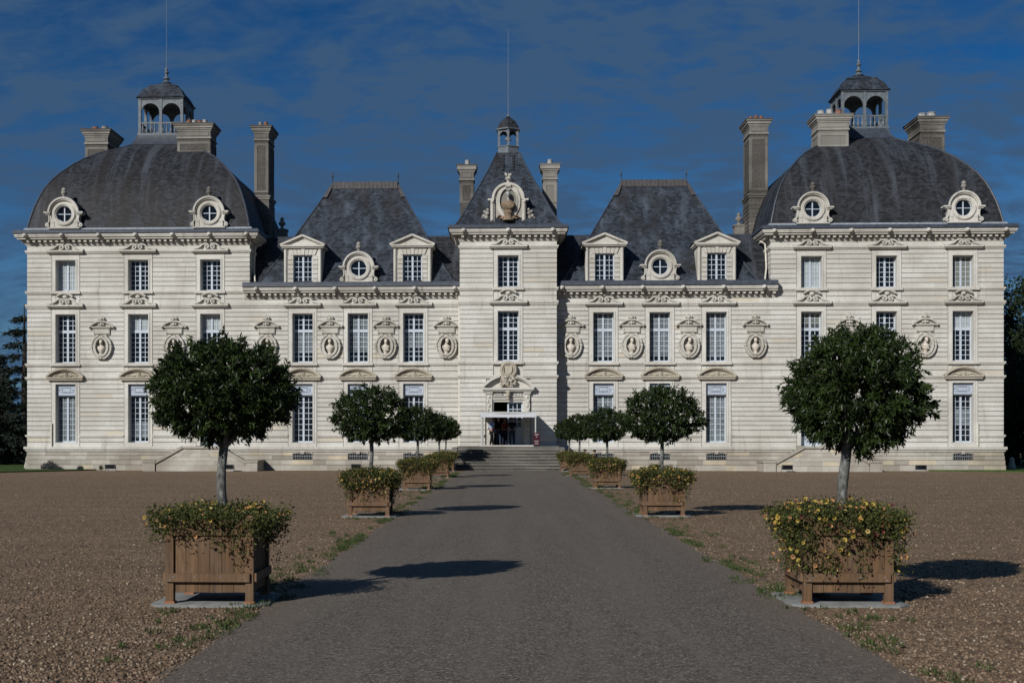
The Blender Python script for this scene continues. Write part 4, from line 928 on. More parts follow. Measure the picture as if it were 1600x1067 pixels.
def laurel_crown(seed, rx, rz, nclump, per, L, Wd, bumps=.16, flat=.55):
    rg = np.random.default_rng(seed); cp,co = crown_points(rg, nclump, rx, rz, bumps, flat)
    P = []; O = []; T = []
    for p,o in zip(cp,co):
        ax = o+rg.normal(0,.45,3)+np.array((0,0,.25)); ax /= np.linalg.norm(ax); tl = rg.uniform(.06,.15)*rx/.82; tt = rg.uniform(.1,.75)
        k = int(per*rg.uniform(.6,1.4)); s = rg.uniform(-.6,.6,k)[:,None]
        P.append(p+ax*tl*s+rg.normal(0,.018*rx/.82,(k,3))); O.append(np.tile(ax*.8,(k,1))); T.append(np.clip(rg.normal(tt,.18,k),0,1))
    return leaf_mesh('crown', M['leaf'], np.concatenate(P), np.concatenate(O), L, Wd, .45, .62, np.concatenate(T))
def trunk_mesh(z0, z1, r0, r1, lean=(0,0), limbs=6, spread=.45, seed=1, limb_h=.5):
    rg = random.Random(seed); m = MB(); n = 9; pts = []; rs = []
    for i in range(n):
        t = i/(n-1); pts.append((lean[0]*t+.012*math.sin(t*7+seed), lean[1]*t+.012*math.cos(t*5+seed), z0+(z1-z0)*t)); rs.append((r0*(1-t)+r1*t)*(1+.06*rg.uniform(-1,1))*(1.15 if i == 0 else 1))
    m.tube(pts, rs, 12)
    for k in range(limbs):
        a = 2*PI*k/limbs+rg.uniform(-.3,.3); b = pts[-1 if k%2 else -2]; s = spread*rg.uniform(.6,1); h = limb_h*rg.uniform(.5,1.1)
        m.tube([(b[0],b[1],b[2]-.02), (b[0]+s*.45*math.cos(a),b[1]+s*.45*math.sin(a),b[2]+h*.5), (b[0]+s*math.cos(a),b[1]+s*math.sin(a),b[2]+h)], [r1*.75,r1*.5,r1*.22], 7)
    return m.mesh('trunk', M['bark'], 60)

# ---------------------------------------------------------------- planters, laurels and flowers
random.seed(21)
def make_tub():
    o = thing('planter_box', '', 'planter'); h = .465; p = .085
    for sx in (-1,1):
        for sy in (-1,1):
            m = MB(); x0,x1 = sorted((sx*h,sx*(h-p))); y0,y1 = sorted((sy*h,sy*(h-p)))
            m.box(x0,x1,y0,y1,.05,.93,random.uniform(.2,.6)); m.box(x0+.01,x1-.01,y0+.01,y1-.01,.93,.945,.8); c = m.build('post', M['wood'], o)
            f = MB(); f.box(x0-.012,x1+.012,y0-.012,y1+.012,.02,.05,.5); f.build('foot_pad', M['foot'], c)
    for k in range(4):                               # four plank walls, each with its two battens
        m = MB(); n = 6; a = h-p
        def bx(m,u0,u1,v0,v1,z0,z1,t):
            if k == 0: m.box(u0,u1,-v1,-v0,z0,z1,t)
            elif k == 1: m.box(u0,u1,v0,v1,z0,z1,t)
            elif k == 2: m.box(-v1,-v0,u0,u1,z0,z1,t)
            else: m.box(v0,v1,u0,u1,z0,z1,t)
        for i in range(n): u0 = -a+2*a*i/n; bx(m,u0+.0025,u0+2*a/n-.0025,h-.055,h-.028,.14+random.uniform(-.002,.002),.90,random.uniform(.1,.95))
        w = m.build('plank_wall', M['wood'], o)
        b = MB(); bx(b,-h+.015,h-.035,h+.003,h+.03,.255,.345,random.uniform(.3,.7)); b.build('batten', M['wood'], w)
        b = MB(); bx(b,-a+.003,a-.003,h-.027,h-.0,.74,.83,random.uniform(.2,.6)); b.build('batten', M['wood'], w)
        b = MB()
        for u in (-h+.06,-h+.09,-.15,.12,h-.10,h-.075): bx(b,u-.005,u+.005,h+.03,h+.034,.27 if u < -.4 or u > .37 else .30,.28 if u < -.4 or u > .37 else .31,.5)
        b.build('screws', M['leadlight'], w)
    m = MB(); m.box(-h+.056,h-.056,-h+.056,h-.056,.5,.84); m.build('soil', M['soil'], o)
    return o
def slab_mesh():
    m = MB(); n = 28; pts = [(.62*math.copysign(min(1,abs(1.3*math.cos(2*PI*i/n))),math.cos(2*PI*i/n))+.012*math.sin(i*2.3), .60*math.copysign(min(1,abs(1.3*math.sin(2*PI*i/n))),math.sin(2*PI*i/n))+.012*math.cos(i*1.7)) for i in range(n)]
    m.loft([[(x,y,-.03) for x,y in pts],[(x,y,.015) for x,y in pts],[(x*.985,y*.985,.02) for x,y in pts]]); return m.mesh('concrete_slab', M['concrete'], 30)
def flower_meshes(seed, n, L, nfl, rfl, hang, ht=.16, side=1):
    rg = np.random.default_rng(seed); P = []; O = []; F = []
    nc = n//16
    for i in range(nc):
        u = rg.random()
        if u < .45:                                  # mound over the soil
            x,y = rg.uniform(-.5,.5,2); base = np.array((x,y,.88+ht*rg.uniform(.1,1)*(1-.5*max(abs(x),abs(y))/.5))); o = np.array((x*.6,y*.6,.9))
        else:                                        # trails over the rim
            k = rg.integers(0,4); v = rg.uniform(-.56,.56); e = .5+rg.uniform(0,.17); dz = hang*abs(rg.normal(0,.55))*(1.25 if (v > .15) == (side > 0) else .7); dz = min(dz,.56); e -= .10*min(1,dz/.4)
            x,y = ((v,-e),(v,e),(-e,v),(e,v))[k]; base = np.array((x,y,.97-dz)); o = np.array((x*.9,y*.9,-.15))
        m = 16; P.append(base+rg.normal(0,.045,(m,3))); O.append(np.tile(o,(m,1)))
        if rg.random() < nfl/nc: F.append((base+o/np.linalg.norm(o)*.07+rg.normal(0,.02,3), o))
    P = np.concatenate(P); O = np.concatenate(O); fol = leaf_mesh('foliage', M['flowerleaf'], P, O, L, L*.5, .1, .8)
    m = MB()
    for p,o in F:                                    # trumpets: five petals round a dark eye
        d = Vector(o)+Vector((0,-.7,.25))+Vector(rg.normal(0,.35,3)); d.normalize(); q = d.to_track_quat('Z','Y'); r = rfl*rg.uniform(.7,1.15); t = float(rg.choice((.2,.3,.42,.6,.7,.8,.95),p=(.22,.2,.12,.16,.14,.12,.04)))
        p = Vector(p); pts = []
        for j in range(10): a = 2*PI*j/10; rr = r*(1.0 if j%2 else .8); pts.append(p+q@Vector((rr*math.cos(a),rr*math.sin(a),.012)))
        inn = [p+q@Vector((r*.34*math.cos(2*PI*j/10),r*.34*math.sin(2*PI*j/10),0)) for j in range(10)]
        m.add(pts+inn, [(j,(j+1)%10,10+(j+1)%10,10+j) for j in range(10)], t); m.add(inn, [tuple(range(10))], .02)
    return fol, m.mesh('blossoms', M['petal'], 0)
TUB = make_tub(); SLAB = slab_mesh()
FL = [flower_meshes(3, 9500, .040, 85, .025, .32, .16, 1), flower_meshes(8, 17000, .040, 290, .027, .46, .18, -1), flower_meshes(12, 9000, .054, 220, .028, .38, .24, 1), flower_meshes(14, 9000, .054, 220, .028, .42, .22, -1)]
CR = [laurel_crown(5, .84, .62, 950, 36, .066, .025, .07, .78), laurel_crown(9, .84, .73, 980, 36, .070, .025, .10, .8), laurel_crown(15, .88, .68, 560, 28, .078, .032, .08, .72), laurel_crown(19, .86, .68, 560, 28, .078, .032, .09, .72)]
TR = [trunk_mesh(.8, 1.8, .056, .045, (.015,0), 7, .42, 1, .4), trunk_mesh(.8, 1.84, .058, .05, (.07,0), 7, .42, 2, .4), trunk_mesh(.8, 1.9, .052, .044, (0,0), 6, .42, 3, .4), trunk_mesh(.8, 1.9, .05, .042, (.02,.01), 6, .42, 4, .4)]
ROWS = {'left': [(-3.13,-67.2),(-3.135,-51.45),(-3.17,-35.5),(-3.2,-20.85),(-3.5,-7.75)], 'right': [(3.56,-66.95),(3.53,-50.95),(3.55,-33.75),(3.42,-18.1),(3.4,-7.6)]}
ORD = ['nearest the viewer', 'second from the viewer', 'third from the viewer', 'second from the steps', 'beside the entrance steps']
TL = {('left',0): 'flat-bottomed clipped laurel on a straight pale trunk, the largest tree left of the path', ('right',0): 'tall shaggy laurel on a leaning pale trunk, the largest tree right of the path'}
first = True
for side in ('left','right'):
    for i,(x,y) in enumerate(ROWS[side]):
        big = i == 0; sg = 0 if side == 'left' else 1
        tub = TUB if first else copy_tree(TUB); first = False; tub.location = (x,y,.0)
        where = '%s, %s of the path' % (ORD[i], side)
        lab = 'square timber planter box, %s' % where
        if big: lab = ('square timber planter with mostly bare planks, nearest the viewer left of the path', 'square timber planter half covered by yellow flowers, nearest the viewer right of the path')[sg]
        tag(tub, lab, 'planter', 'timber planter boxes along the path')
        tag(link('concrete_slab', SLAB, None, (x,y,.006)), 'pale concrete slab under the planter %s' % where, 'slab', 'concrete slabs under the planters')
        k = sg if big else 2+(i+sg)%2
        t = thing('laurel_tree', TL.get((side,i), 'small ball-headed laurel tree, %s' % where), 'tree', (x+(.03 if big and side == 'left' else (.035 if big else 0)),y,0), 'clipped laurel trees in planters')
        link('trunk', TR[k], t); c = link('crown', CR[k], t, (.015,0,2.22) if side == 'left' and big else ((.185,0,2.22) if big else (0,0,2.26-.02*(i%3)))); c.rotation_euler.z = 0 if big else 1.3*i+sg
        if big: c.scale = ((.90,.92,.95),(.84,.88,.97))[sg]
        if not big: s = (.98,.97,.98,.92)[i-1]; c.scale = (s*(1.08 if (side=='right' and i==1) else 1),s,s*(1.05 if i == 1 else 1))
        f = thing('flowering_plant', ('green trailing plants with few orange blooms, in the nearest planter left of the path', 'dense trailing flowers full of yellow blooms, in the nearest planter right of the path')[sg] if big else 'trailing yellow-green flowers in the planter %s' % where, 'flowers', (x,y,0), 'flowers filling the planters')
        link('foliage', FL[k][0], f); b = link('blossoms', FL[k][1], f)
        if not big: f.rotation_euler.z = PI/2*((i*3+sg)%4)

# ---------------------------------------------------------------- trees beyond the chateau
def far_crown(seed, rx, rz, ncl, per, L, mat, name='crown', bumps=.25, cr=.9):
    rg = np.random.default_rng(seed); cp,co = crown_points(rg, ncl, rx, rz, bumps, .8, .3); P = []; O = []; T = []
    for p,o in zip(cp,co):
        k = per; q = rg.normal(0,1,(k,3)); q /= np.linalg.norm(q,axis=1)[:,None]; r = cr*rg.uniform(.5,1.1); P.append(p+q*r*rg.uniform(.4,1,(k,1))); O.append(q*.6+o*.4); T.append(np.clip(rg.normal(rg.uniform(.2,.8),.15,k),0,1))
    return leaf_mesh(name, mat, np.concatenate(P), np.concatenate(O), L, L*.6, .2, .7, np.concatenate(T))
def broad_tree(x, y, h, rx, rz, seed, label):
    o = thing('broadleaf_tree', label, 'tree', (x,y,0), 'trees beyond the chateau')
    m = MB(); m.tube([(0,0,-.3),(.1,0,h*.3),(.2,.1,h*.6),(.1,.2,h*.85)], [.45,.36,.25,.1], 10)
    for k in range(7): a = k*2.4; zz = h*(.35+.06*k); m.tube([(.12,.05,zz),(rx*.4*math.cos(a),rx*.4*math.sin(a),zz+rz*.18),(rx*.75*math.cos(a),rx*.75*math.sin(a),zz+rz*.3)], [.17,.11,.04], 7)
    m.build('trunk', M['darkbark'], o); c = link('crown', far_crown(seed, rx, rz, 260, 34, .34, M['broadleaf']), o, (0,0,h-rz))
def conifer(x, y, h, r, seed, label, droop=.25, gaps=1.0):
    rg = np.random.default_rng(seed); o = thing('conifer_tree', label, 'tree', (x,y,0), 'trees beyond the chateau')
    m = MB(); m.tube([(0,0,-.3),(0,0,h*.5),(0,0,h)], [.35,.22,.03], 8); P = []; O = []
    nw = int(h/.62*gaps)
    for i in range(nw):
        z = h*.06+h*.93*i/nw; t = 1-z/h; R = r*(t**.75)*rg.uniform(.72,1.1)+.25
        for b in range(7):
            a = rg.uniform(0,2*PI); RR = R*rg.uniform(.7,1.08); d = np.array((math.cos(a),math.sin(a),0)); tip = d*RR+np.array((0,0,z-droop*RR+.12*RR))
            m.tube([(0,0,z),(d[0]*RR*.5,d[1]*RR*.5,z-droop*RR*.35),tuple(tip)], [.05,.035,.012], 4)
            n = int(44*RR/2)+10; s = rg.uniform(.12,1.02,(n,1)); q = np.array((-d[1],d[0],0)); base = np.array((0,0,z))*(1-s)+tip*s; wd = .42*(1-s)+.18
            P.append(base+q*rg.normal(0,1,(n,1))*wd*.7+np.array((0,0,1))*rg.normal(-.06,.09,(n,1))); O.append(np.tile(d*.7,(n,1))+q*rg.normal(0,.6,(n,1)))
    m.build('trunk', M['darkbark'], o, smooth=0); link('crown', leaf_mesh('crown', M['conifer'], np.concatenate(P), np.concatenate(O), .42, .13, .25, .35), o)
conifer(-38.6, 22, 12.6, 4.9, 41, 'open dark conifer with drooping layered branches beside the left pavilion', .3, .62)
conifer(-44.2, 30, 9.6, 3.0, 42, 'narrow dark conifer at the left edge of the view', .2, 1.3)
conifer(-41.6, 34, 9.2, 2.8, 43, 'pointed dark conifer behind the drooping one on the left', .2, 1.3)
conifer(-47.0, 26, 8.2, 3.2, 44, 'low dark conifer furthest left beyond the lawn', .2, 1.3)
conifer(-38.5, 17, 6.8, 3.0, 45, 'small bushy conifer close to the corner of the left pavilion', .2, 1.4)
conifer(-46.0, 19, 7.0, 3.4, 47, 'broad conifer filling the gap at the far left', .2, 1.5)
conifer(-40.5, 15, 5.0, 3.0, 48, 'short bushy conifer nearest the left lawn edge', .2, 1.6)
conifer(-43.0, 18, 5.4, 3.1, 46, 'short wide conifer in front of the others on the left', .2, 1.4)
broad_tree(39.6, 24, 14.5, 4.0, 4.4, 51, 'tall leafy tree rising beside the right pavilion')
broad_tree(42.8, 22, 10.0, 4.2, 4.6, 52, 'wide leafy tree at the right edge of the view')
broad_tree(37.6, 18, 7.6, 3.4, 3.9, 53, 'low dark leafy tree close to the right pavilion corner')
broad_tree(41.0, 14, 5.6, 3.2, 2.9, 54, 'low bushy tree in front of the others on the right')

# ---------------------------------------------------------------- small things by the walls
def floodlight():
    o = thing('floodlight', '', 'floodlight'); m = MB(); m.box(-.28,.28,-.12,.12,.16,.40); m.box(-.31,.31,-.15,-.12,.14,.42); m.box(-.2,.2,.12,.2,.2,.36); m.build('housing', M['iron'], o)
    g = MB(); g.box(-.25,.25,-.155,-.15,.18,.38); g.build('lamp_glass', M['glass'], o); b = MB()
    for s in (-1,1): b.box(min(s*.31,s*.33),max(s*.31,s*.33),-.03,.03,0,.3)
    b.box(-.33,.33,-.05,.05,-.01,.015); b.box(-.36,.36,-.2,.2,-.02,.0); b.build('bracket', M['greymetal'], o); return o
F0 = floodlight()
for i,(x,y,lab) in enumerate([(-24.1,-2.6,'black floodlight on the gravel left of the left-hand garden steps'),(-16.8,-2.9,'black floodlight on the gravel at the right end of the left-hand garden steps'),(-9.3,-1.2,'black floodlight on the gravel under the basement vent of the left wing'),(9.0,-1.5,'black floodlight on the gravel near the basement vent of the right wing'),(16.5,-2.9,'black floodlight on the gravel at the left end of the right-hand garden steps'),(24.4,-2.6,'black floodlight on the gravel right of the right-hand garden steps')]):
    o = F0 if i == 0 else copy_tree(F0); o.location = (x,y,ground_z(x,y)); tag(o, lab, 'floodlight', 'floodlights along the facade')
for x,y,lab in ((-32.0,5.0,'small round-topped stone bollard on the lawn left of the chateau'),(32.2,4.0,'small round-topped stone bollard on the lawn right of the chateau')):
    m = MB(); m.lathe((0,0,-.1), [(.27,0),(.25,.2),(.17,.5),(.15,.6),(.165,.64),(.15,.74),(.08,.82),(.02,.84)], 12); tag(m.build('stone_bollard', M['plinth'], None, (x,y,-.1)), lab, 'bollard')
def bush(x, y, r, h, n, mat, name, lab):
    rg = np.random.default_rng(int(abs(x)*100)); a = rg.uniform(0,2*PI,n); q = rg.uniform(0,1,n)**.6; P = np.stack([r*q*np.cos(a),r*.5*q*np.sin(a),h*rg.uniform(0,.8,n)*(1.1-q*.7)],1); o = tag(link(name, leaf_mesh(name, M[mat], P, np.tile(np.array((0,0,1.0)),(n,1)), .2, .035, -.2, .45), None, (x,y,-.15)), lab, 'shrub')
bush(-28.5,-.75,.55,.62,600,'lavender','lavender_bush','grey lavender bush at the foot of the left pavilion')
bush(-26.6,-.65,.2,.22,120,'lavender','lavender_plant','small grey plant right of the lavender bush')
bush(-25.3,-.62,.12,.22,80,'flowerleaf','weed','tiny green weed growing against the plinth of the left pavilion')
def grass():
    rg = np.random.default_rng(4); P = []
    def tuft(x, y, r, n): 
        a = rg.uniform(0,2*PI,n); q = r*np.sqrt(rg.uniform(0,1,n)); P.append(np.stack([x+q*np.cos(a)*.75,y+q*np.sin(a)*1.3,np.full(n,.004)],1))
    for side,ex,sg in (('left',-2.57,-1),('right',3.02,1)):
        y = -73.0
        while y < -12:
            f = noise.noise((y*.45,ex,2)); 
            if f > .06: tuft(ex+sg*abs(rg.normal(.04,.12)), y, .05+.10*rg.random()+max(0,f)*.15, int(26+60*max(0,f)))
            if rg.random() < .2: tuft(ex+sg*rg.uniform(.1,.8), y, rg.uniform(.05,.13), 24)
            y += rg.uniform(.08,.35)
        for px,py in ROWS[side]:                     # greener patches round the planters
            for k in range(34): tuft(px-sg*rg.uniform(.05,.75), py+rg.uniform(.6,7.5)*rg.random(), rg.uniform(.06,.2), 26)
            for k in range(9): tuft(px+rg.uniform(-.6,.5)-sg*.15, py-.72-abs(rg.normal(0,.55)), rg.uniform(.03,.09), 14)
    P = np.concatenate(P); n = len(P)
    tag(link('grass', leaf_mesh('grass', M['grass'], P, np.tile(np.array((0,0,.9)),(n,1)), .055, .012, -.1, .55)), 'short grass growing along the edges of the path', 'grass', kind='stuff')
grass()
def pebbles():
    rg = np.random.default_rng(6); n = 110000; y = -73.0+58*rg.uniform(0,1,n)**3.3; wd = 4.9+.42*(y+72); u = rg.uniform(0,1,n)
    x = np.where(rg.random(n) < .5, -2.5-u*wd, 2.95+u*wd); k = 3000      # a few stray onto the path
    y[:k] = -72.5+30*rg.uniform(0,1,k)**1.6; x[:k] = np.where(rg.random(k) < .5, -2.55+np.abs(rg.normal(0,.45,k)), 3.0-np.abs(rg.normal(0,.45,k)))
    s = rg.uniform(.006,.0165,n)*np.where(np.arange(n) < k, .6, 1); ang = rg.uniform(0,2*PI,n); sx = s*rg.uniform(.9,1.5,n); sy = s*rg.uniform(.7,1.1,n); sz = s*rg.uniform(.7,1.5,n)
    V = np.zeros((n,11,3)); c,q = np.cos(ang),np.sin(ang)
    for ring,(rr,zz,off) in enumerate(((1.0,0.0,0.0),(.85,.62,.6))):
        for j in range(5):
            w = 2*PI*j/5+off; jr = rg.uniform(.8,1.15,n)*rr; px,py = sx*np.cos(w)*jr, sy*np.sin(w)*jr
            V[:,ring*5+j,0] = x+c*px-q*py; V[:,ring*5+j,1] = y+q*px+c*py; V[:,ring*5+j,2] = zz*sz*rg.uniform(.85,1.15,n)+.001
    V[:,10,0] = x+sx*rg.uniform(-.3,.3,n); V[:,10,1] = y+sy*rg.uniform(-.3,.3,n); V[:,10,2] = sz
    T = []
    for j in range(5): T += [(j,(j+1)%5,5+j),((j+1)%5,5+(j+1)%5,5+j),(5+j,5+(j+1)%5,10)]
    F = (np.arange(n)[:,None,None]*11+np.array(T)[None]).reshape(-1,3); m_ = len(F)
    me = bpy.data.meshes.new('pebbles'); me.vertices.add(n*11); me.vertices.foreach_set('co', V.reshape(-1).astype(np.float32)); me.loops.add(m_*3); me.loops.foreach_set('vertex_index', F.reshape(-1).astype(np.int32))
    me.polygons.add(m_); me.polygons.foreach_set('loop_start', np.arange(0,m_*3,3,dtype=np.int32)); me.update(calc_edges=True)
    me.attributes.new('tint','FLOAT','FACE').data.foreach_set('value', np.repeat(rg.random(n),15).astype(np.float32))
    def f(k, b, P):
        t = k('ShaderNodeAttribute', attribute_name='tint').outputs['Fac']; k.set(b,'Base Color', k.ramp(t, [(0,(.055,.037,.024)),(.35,(.125,.083,.053)),(.7,(.185,.128,.084)),(.92,(.225,.165,.115)),(1,(.34,.285,.215))])); k.set(b,'Roughness',.85); k.set(b,'Specular IOR Level',.2)
    me.materials.append(material('pebble_stone', f)); tag(link('pebbles', me), 'loose brown pebbles of the forecourt gravel', 'pebbles', kind='stuff')
pebbles()

# ---------------------------------------------------------------- awning, sign, people at the door
def awning():
    o = thing('door_awning', 'white canvas awning on thin white poles over the entrance door', 'awning', (0,0,1.36)); yb,yf = -1.45,-4.25; X0,X1 = -1.60,1.66
    m = MB(); nx,ny = 22,8
    def z(u,v): return 2.02-.16*math.sin(PI*u)*(.35+.65*v)-.03*math.sin(PI*v)
    vs = [(X0+(X1-X0)*i/nx, yb+(yf-yb)*j/ny, z(i/nx,j/ny)) for j in range(ny+1) for i in range(nx+1)]
    m.add(vs, [(j*(nx+1)+i,j*(nx+1)+i+1,(j+1)*(nx+1)+i+1,(j+1)*(nx+1)+i) for j in range(ny) for i in range(nx)])
    for i in range(nx):                              # front valance, sagging with the sheet
        a,b = i/nx,(i+1)/nx; x0,x1 = X0+(X1-X0)*a, X0+(X1-X0)*b; d0,d1 = (.27-.05*math.sin(PI*q) for q in (a,b)); d0,d1 = d0+.0,d1+.0
        m.quad((x0,yf,z(a,1)),(x1,yf,z(b,1)),(x1,yf-.05,1.70-.0*a),(x0,yf-.05,1.70))
    for X in (X0,X1): m.quad((X,yb,2.02),(X,yf,2.02),(X,yf,1.75),(X,yb,1.75))
    m.build('canvas', M['canvas'], o, smooth=60)
    for x in (X0+.05,X1-.05):
        for y in (yf+.03,yb+.05): p = MB(); p.tube([(x,y,0),(x,y,2.0)], .045, 8); p.box(x-.09,x+.09,y-.09,y+.09,0,.02); p.build('pole', M['polewhite'], o)
    t = MB(); t.tube([(X0,yf+.03,2.0),(X1,yf+.03,2.0)], .03, 6); t.tube([(X0,yb,2.0),(X1,yb,2.0)], .03, 6); t.build('crossbar', M['polewhite'], o)
awning()
def board():
    o = thing('notice_board', 'burgundy notice board with white lettering at the right awning pole', 'sign', (1.66,-4.36,1.36)); m = MB(); m.box(-.2,.2,-.02,.02,.04,.80); m.build('panel', M['red'], o)
    random.seed(3)
    for z,h,w in ((.70,.035,.26),(.655,.03,.2),(.61,.03,.13),(.52,.03,.07),(.30,.035,.28),(.255,.03,.2),(.16,.03,.22),(.115,.03,.16)):
        l = MB(); x = -w/2
        while x < w/2:
            g = random.uniform(.012,.03); l.box(x,x+g,-.026,-.02,z,z+h); x += g+.009
        l.build('lettering', M['lettering'], o, smooth=0)
    s = MB(); s.box(-.17,.17,-.12,.12,0,.04); s.build('foot', M['iron'], o)
board()
m = MB(); m.box(-1.5,1.5,-4.43,-4.30,1.362,1.43); tag(m.build('door_sill_board', M['trim']), 'pale board lying along the top edge of the entrance steps', 'board')

def skin_obj(name, chains, mat, parent=None, loc=(0,0,0), rz=0, lvl=1, root=0):
    """one smooth surface grown round a skeleton; chains = lists of (x,y,z,radius), joined where points coincide"""
    V = []; R = []; E = []; idx = {}
    def vid(p):
        k = tuple(round(c,4) for c in p[:3])
        if k not in idx: idx[k] = len(V); V.append(p[:3]); R.append(p[3])
        return idx[k]
    for ch in chains:
        ids = [vid(p) for p in ch]; E += [(a,b) for a,b in zip(ids,ids[1:]) if a != b]
    me = bpy.data.meshes.new(name); me.from_pydata(V,E,[]); me.materials.append(M[mat]); o = link(name, me, parent, loc, rz)
    bm = bmesh.new(); bm.from_mesh(me); ly = bm.verts.layers.skin.verify()
    for i,v in enumerate(bm.verts): v[ly].radius = (R[i],R[i]); v[ly].use_root = (i == root)
    bm.to_mesh(me); bm.free()
    o.modifiers.new('Skin','SKIN').use_smooth_shade = True; s = o.modifiers.new('Subdivision','SUBSURF'); s.levels = s.render_levels = lvl; return o
def person(loc, rz, label, pose, top, legs, hair='hair', bag=None, group=None):
    """pose: joints in metres, facing -y; every joint (x,y,z)"""
    p = pose; o = None
    def P(k, r): return (*p[k], r)
    body = [[P('hip',.10),P('waist',.095),P('chest',.12),P('neck',.05),P('head0',.06),P('head',.092),P('head1',.08)]]
    for s in 'lr':
        body += [[P('chest',.12),P('sh'+s,.05),P('el'+s,.038),P('wr'+s,.026),P('ha'+s,.032)], [P('hip',.10),P('th'+s,.08),P('kn'+s,.055),P('an'+s,.038),P('to'+s,.034)]]
    body[0], body = body[0], body
    o = skin_obj('person', body, 'skin', None, loc, rz); tag(o, label, 'person', group)
    for s in 'lr':                                   # fingers and thumb
        h = Vector(p['ha'+s]); w = Vector(p['wr'+s]); d = (h-w).normalized(); sd = d.cross(Vector((0,1,.2))).normalized()*(1 if s == 'l' else -1); cu = sd.cross(d)
        ch = []
        for k,(off,L) in enumerate(((-.024,.055),(-.008,.068),(.008,.064),(.023,.05))):
            b = h+sd*off+d*.015; ch.append([(*h,.014),(*b,.010),(*(b+d*L*.55+cu*.008),.009),(*(b+d*L*.9+cu*.03),.008)])
        b = h-sd*.03-d*.02; ch.append([(*h,.014),(*b,.012),(*(b-sd*.018+d*.035),.009)]); skin_obj('hand', ch, 'skin', o)
    hd = Vector(p['head']); ax = (Vector(p['head1'])-Vector(p['head'])).normalized(); f = Vector(p.get('face',(0,-1,0))).normalized()
    m = MB(); b = hd+f*.085; m.ball(b-ax*.005,.016,.02,.022,6,4); m.ball(b-ax*.05+f*-.012,.028,.014,.009,6,4); sd = ax.cross(f)
    for q in (-1,1): m.ball(hd+sd*q*.092,.014,.02,.03,6,4)
    m.build('face_features', M['skin'], o)
    m = MB()
    for q in (-1,1): m.ball(b+sd*q*.034+ax*.022-f*.012,.013,.010,.008,6,4)
    m.build('eyes', M['cloth_black'], o)
    skin_obj('hair', [[(*(hd-f*.045-ax*.05),.09),(*(hd-f*.03+ax*.04),.108),(*(hd+ax*.09-f*.015),.088)]], hair, o)
    skin_obj('shirt', [[P('hip',.125),P('waist',.125),P('chest',.15),(*(Vector(p['chest']).lerp(Vector(p['neck']),.8)),.075)]]+[[P('chest',.15),P('sh'+s,.072),(*(Vector(p['sh'+s]).lerp(Vector(p['el'+s]),.85)),.058)] for s in 'lr'], top, o)
    skin_obj('trousers', [[(*(Vector(p['waist']).lerp(Vector(p['hip']),.6)),.12),P('hip',.13)]]+[[P('hip',.13),P('th'+s,.105),P('kn'+s,.078),P('an'+s,.06)] for s in 'lr'], legs, o)
    for s in 'lr': skin_obj('shoe', [[(*(Vector(p['an'+s])+Vector((0,0,-.03))),.045),P('to'+s,.042)]], 'cloth_black', o)
    if bag:
        m = MB(); c = Vector(bag); m.ball(c,.17,.10,.15,10,6); m.tube([c+Vector((-.1,0,.12)),Vector(p['shl'])+Vector((0,-.08,.06)),Vector(p['shr'])+Vector((0,.1,.06)),c+Vector((.1,0,.12))], .016, 6); m.build('shoulder_bag', M['cloth_navy'], o)
    return o
STAND = dict(hip=(0,0,.95),waist=(0,0,1.12),chest=(0,-.01,1.34),neck=(0,-.01,1.50),head0=(0,-.02,1.56),head=(0,-.03,1.64),head1=(0,-.025,1.73),
    shl=(.18,0,1.40),shr=(-.18,0,1.40),ell=(.23,.03,1.12),elr=(-.23,.03,1.12),wrl=(.22,-.08,.90),wrr=(-.22,-.08,.90),hal=(.21,-.11,.83),har=(-.21,-.11,.83),
    thl=(.10,0,.88),thr=(-.10,0,.88),knl=(.11,-.02,.5),knr=(-.11,-.02,.5),anl=(.12,.02,.08),anr=(-.12,.02,.08),tol=(.13,-.14,.04),tor=(-.13,-.14,.04))
def pose(**k): d = dict(STAND); d.update(k); return d
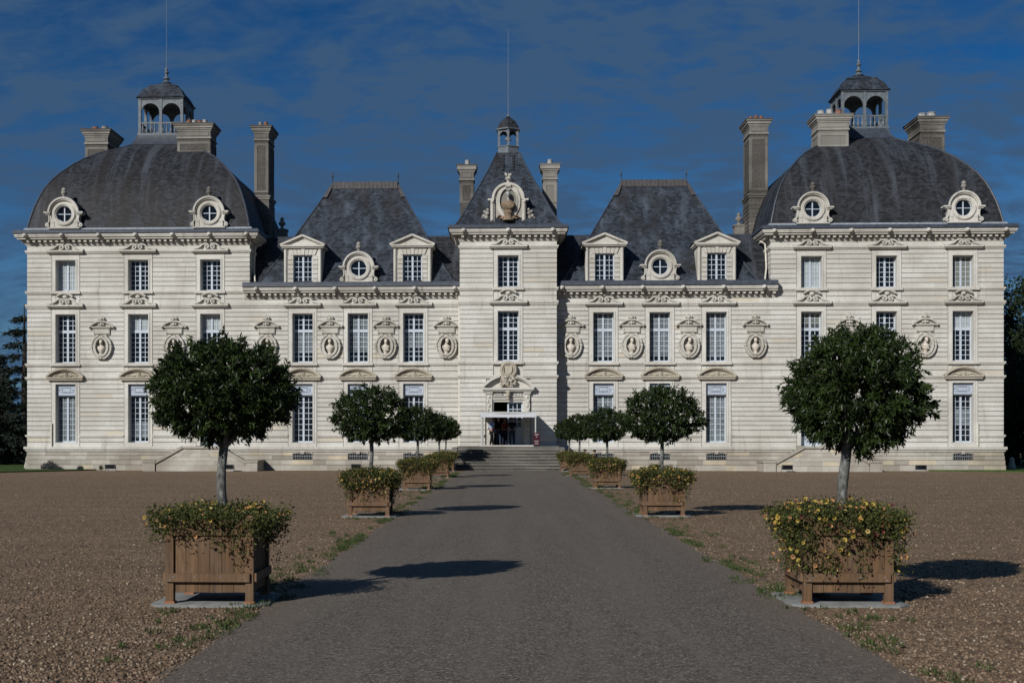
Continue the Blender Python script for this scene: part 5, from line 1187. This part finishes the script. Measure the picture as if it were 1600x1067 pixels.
LEAN = pose(chest=(.03,-.10,1.31),neck=(.04,-.17,1.46),head0=(.05,-.20,1.51),head=(.05,-.24,1.58),head1=(.05,-.25,1.67),shl=(.21,-.10,1.36),shr=(-.15,-.09,1.36),ell=(.27,-.22,1.12),elr=(-.22,.0,1.10),wrl=(.14,-.36,1.02),wrr=(-.20,-.14,.92),hal=(.09,-.40,1.0),har=(-.19,-.18,.86),
    thl=(.10,-.02,.88),thr=(-.10,.02,.88),knl=(.13,-.20,.49),knr=(-.12,.06,.49),anl=(.15,-.24,.08),anr=(-.13,.16,.08),tol=(.16,-.40,.04),tor=(-.14,.0,.04))
ARMS = pose(ell=(.26,-.10,1.16),elr=(-.26,-.08,1.14),wrl=(.10,-.27,1.22),wrr=(-.08,-.26,1.16),hal=(.03,-.29,1.25),har=(-.02,-.28,1.18))
person((-1.02,-3.0,1.36), 2.2, 'person in a pale blue shirt with a dark bag, leaning under the awning', LEAN, 'cloth_blue', 'cloth_black', bag=(-.12,-.12,.98))
person((-.60,-.7,1.36), 2.9, 'person in dark top and jeans standing in the left half of the dark doorway', STAND, 'cloth_black', 'denim')
person((-.22,-1.0,1.36), 2.6, 'person in a rust-red top with bent arms at the middle of the doorway', ARMS, 'cloth_red', 'cloth_navy')
person((.24,-1.3,1.36), 3.4, 'person in dark clothes and jeans in front of the closed half of the door', STAND, 'cloth_navy', 'denim')
SIT = dict(hip=(0,.1,.50),waist=(0,.12,.66),chest=(0,.06,.88),neck=(0,.0,1.03),head0=(0,-.02,1.09),head=(0,-.05,1.17),head1=(0,-.05,1.26),shl=(.18,.05,.94),shr=(-.18,.05,.94),ell=(.24,-.08,.70),elr=(-.24,-.08,.70),wrl=(.14,-.30,.66),wrr=(-.14,-.30,.66),hal=(.08,-.36,.66),har=(-.08,-.36,.66),
    thl=(.11,.06,.50),thr=(-.11,.06,.50),knl=(.14,-.34,.52),knr=(-.14,-.34,.52),anl=(.14,-.36,.08),anr=(-.14,-.36,.08),tol=(.14,-.52,.04),tor=(-.14,-.52,.04))
m = MB(); m.box(-1.0,1.0,-.22,.22,.0,.40,.5); m.box(-1.04,1.04,-.26,.26,.40,.46,.7); tag(m.build('stone_bench', M['step'], None, (4.95,-1.6,-.10)), 'low stone bench against the plinth right of the entrance steps', 'bench')
person((4.62,-1.7,-.08), 2.2, 'person in black sitting on the bench, the one nearer the entrance steps', SIT, 'cloth_black', 'cloth_navy')
person((5.2,-1.75,-.12), 2.4, 'person in dark clothes sitting lower on the bench, the one further from the entrance steps', SIT, 'cloth_navy', 'cloth_black')
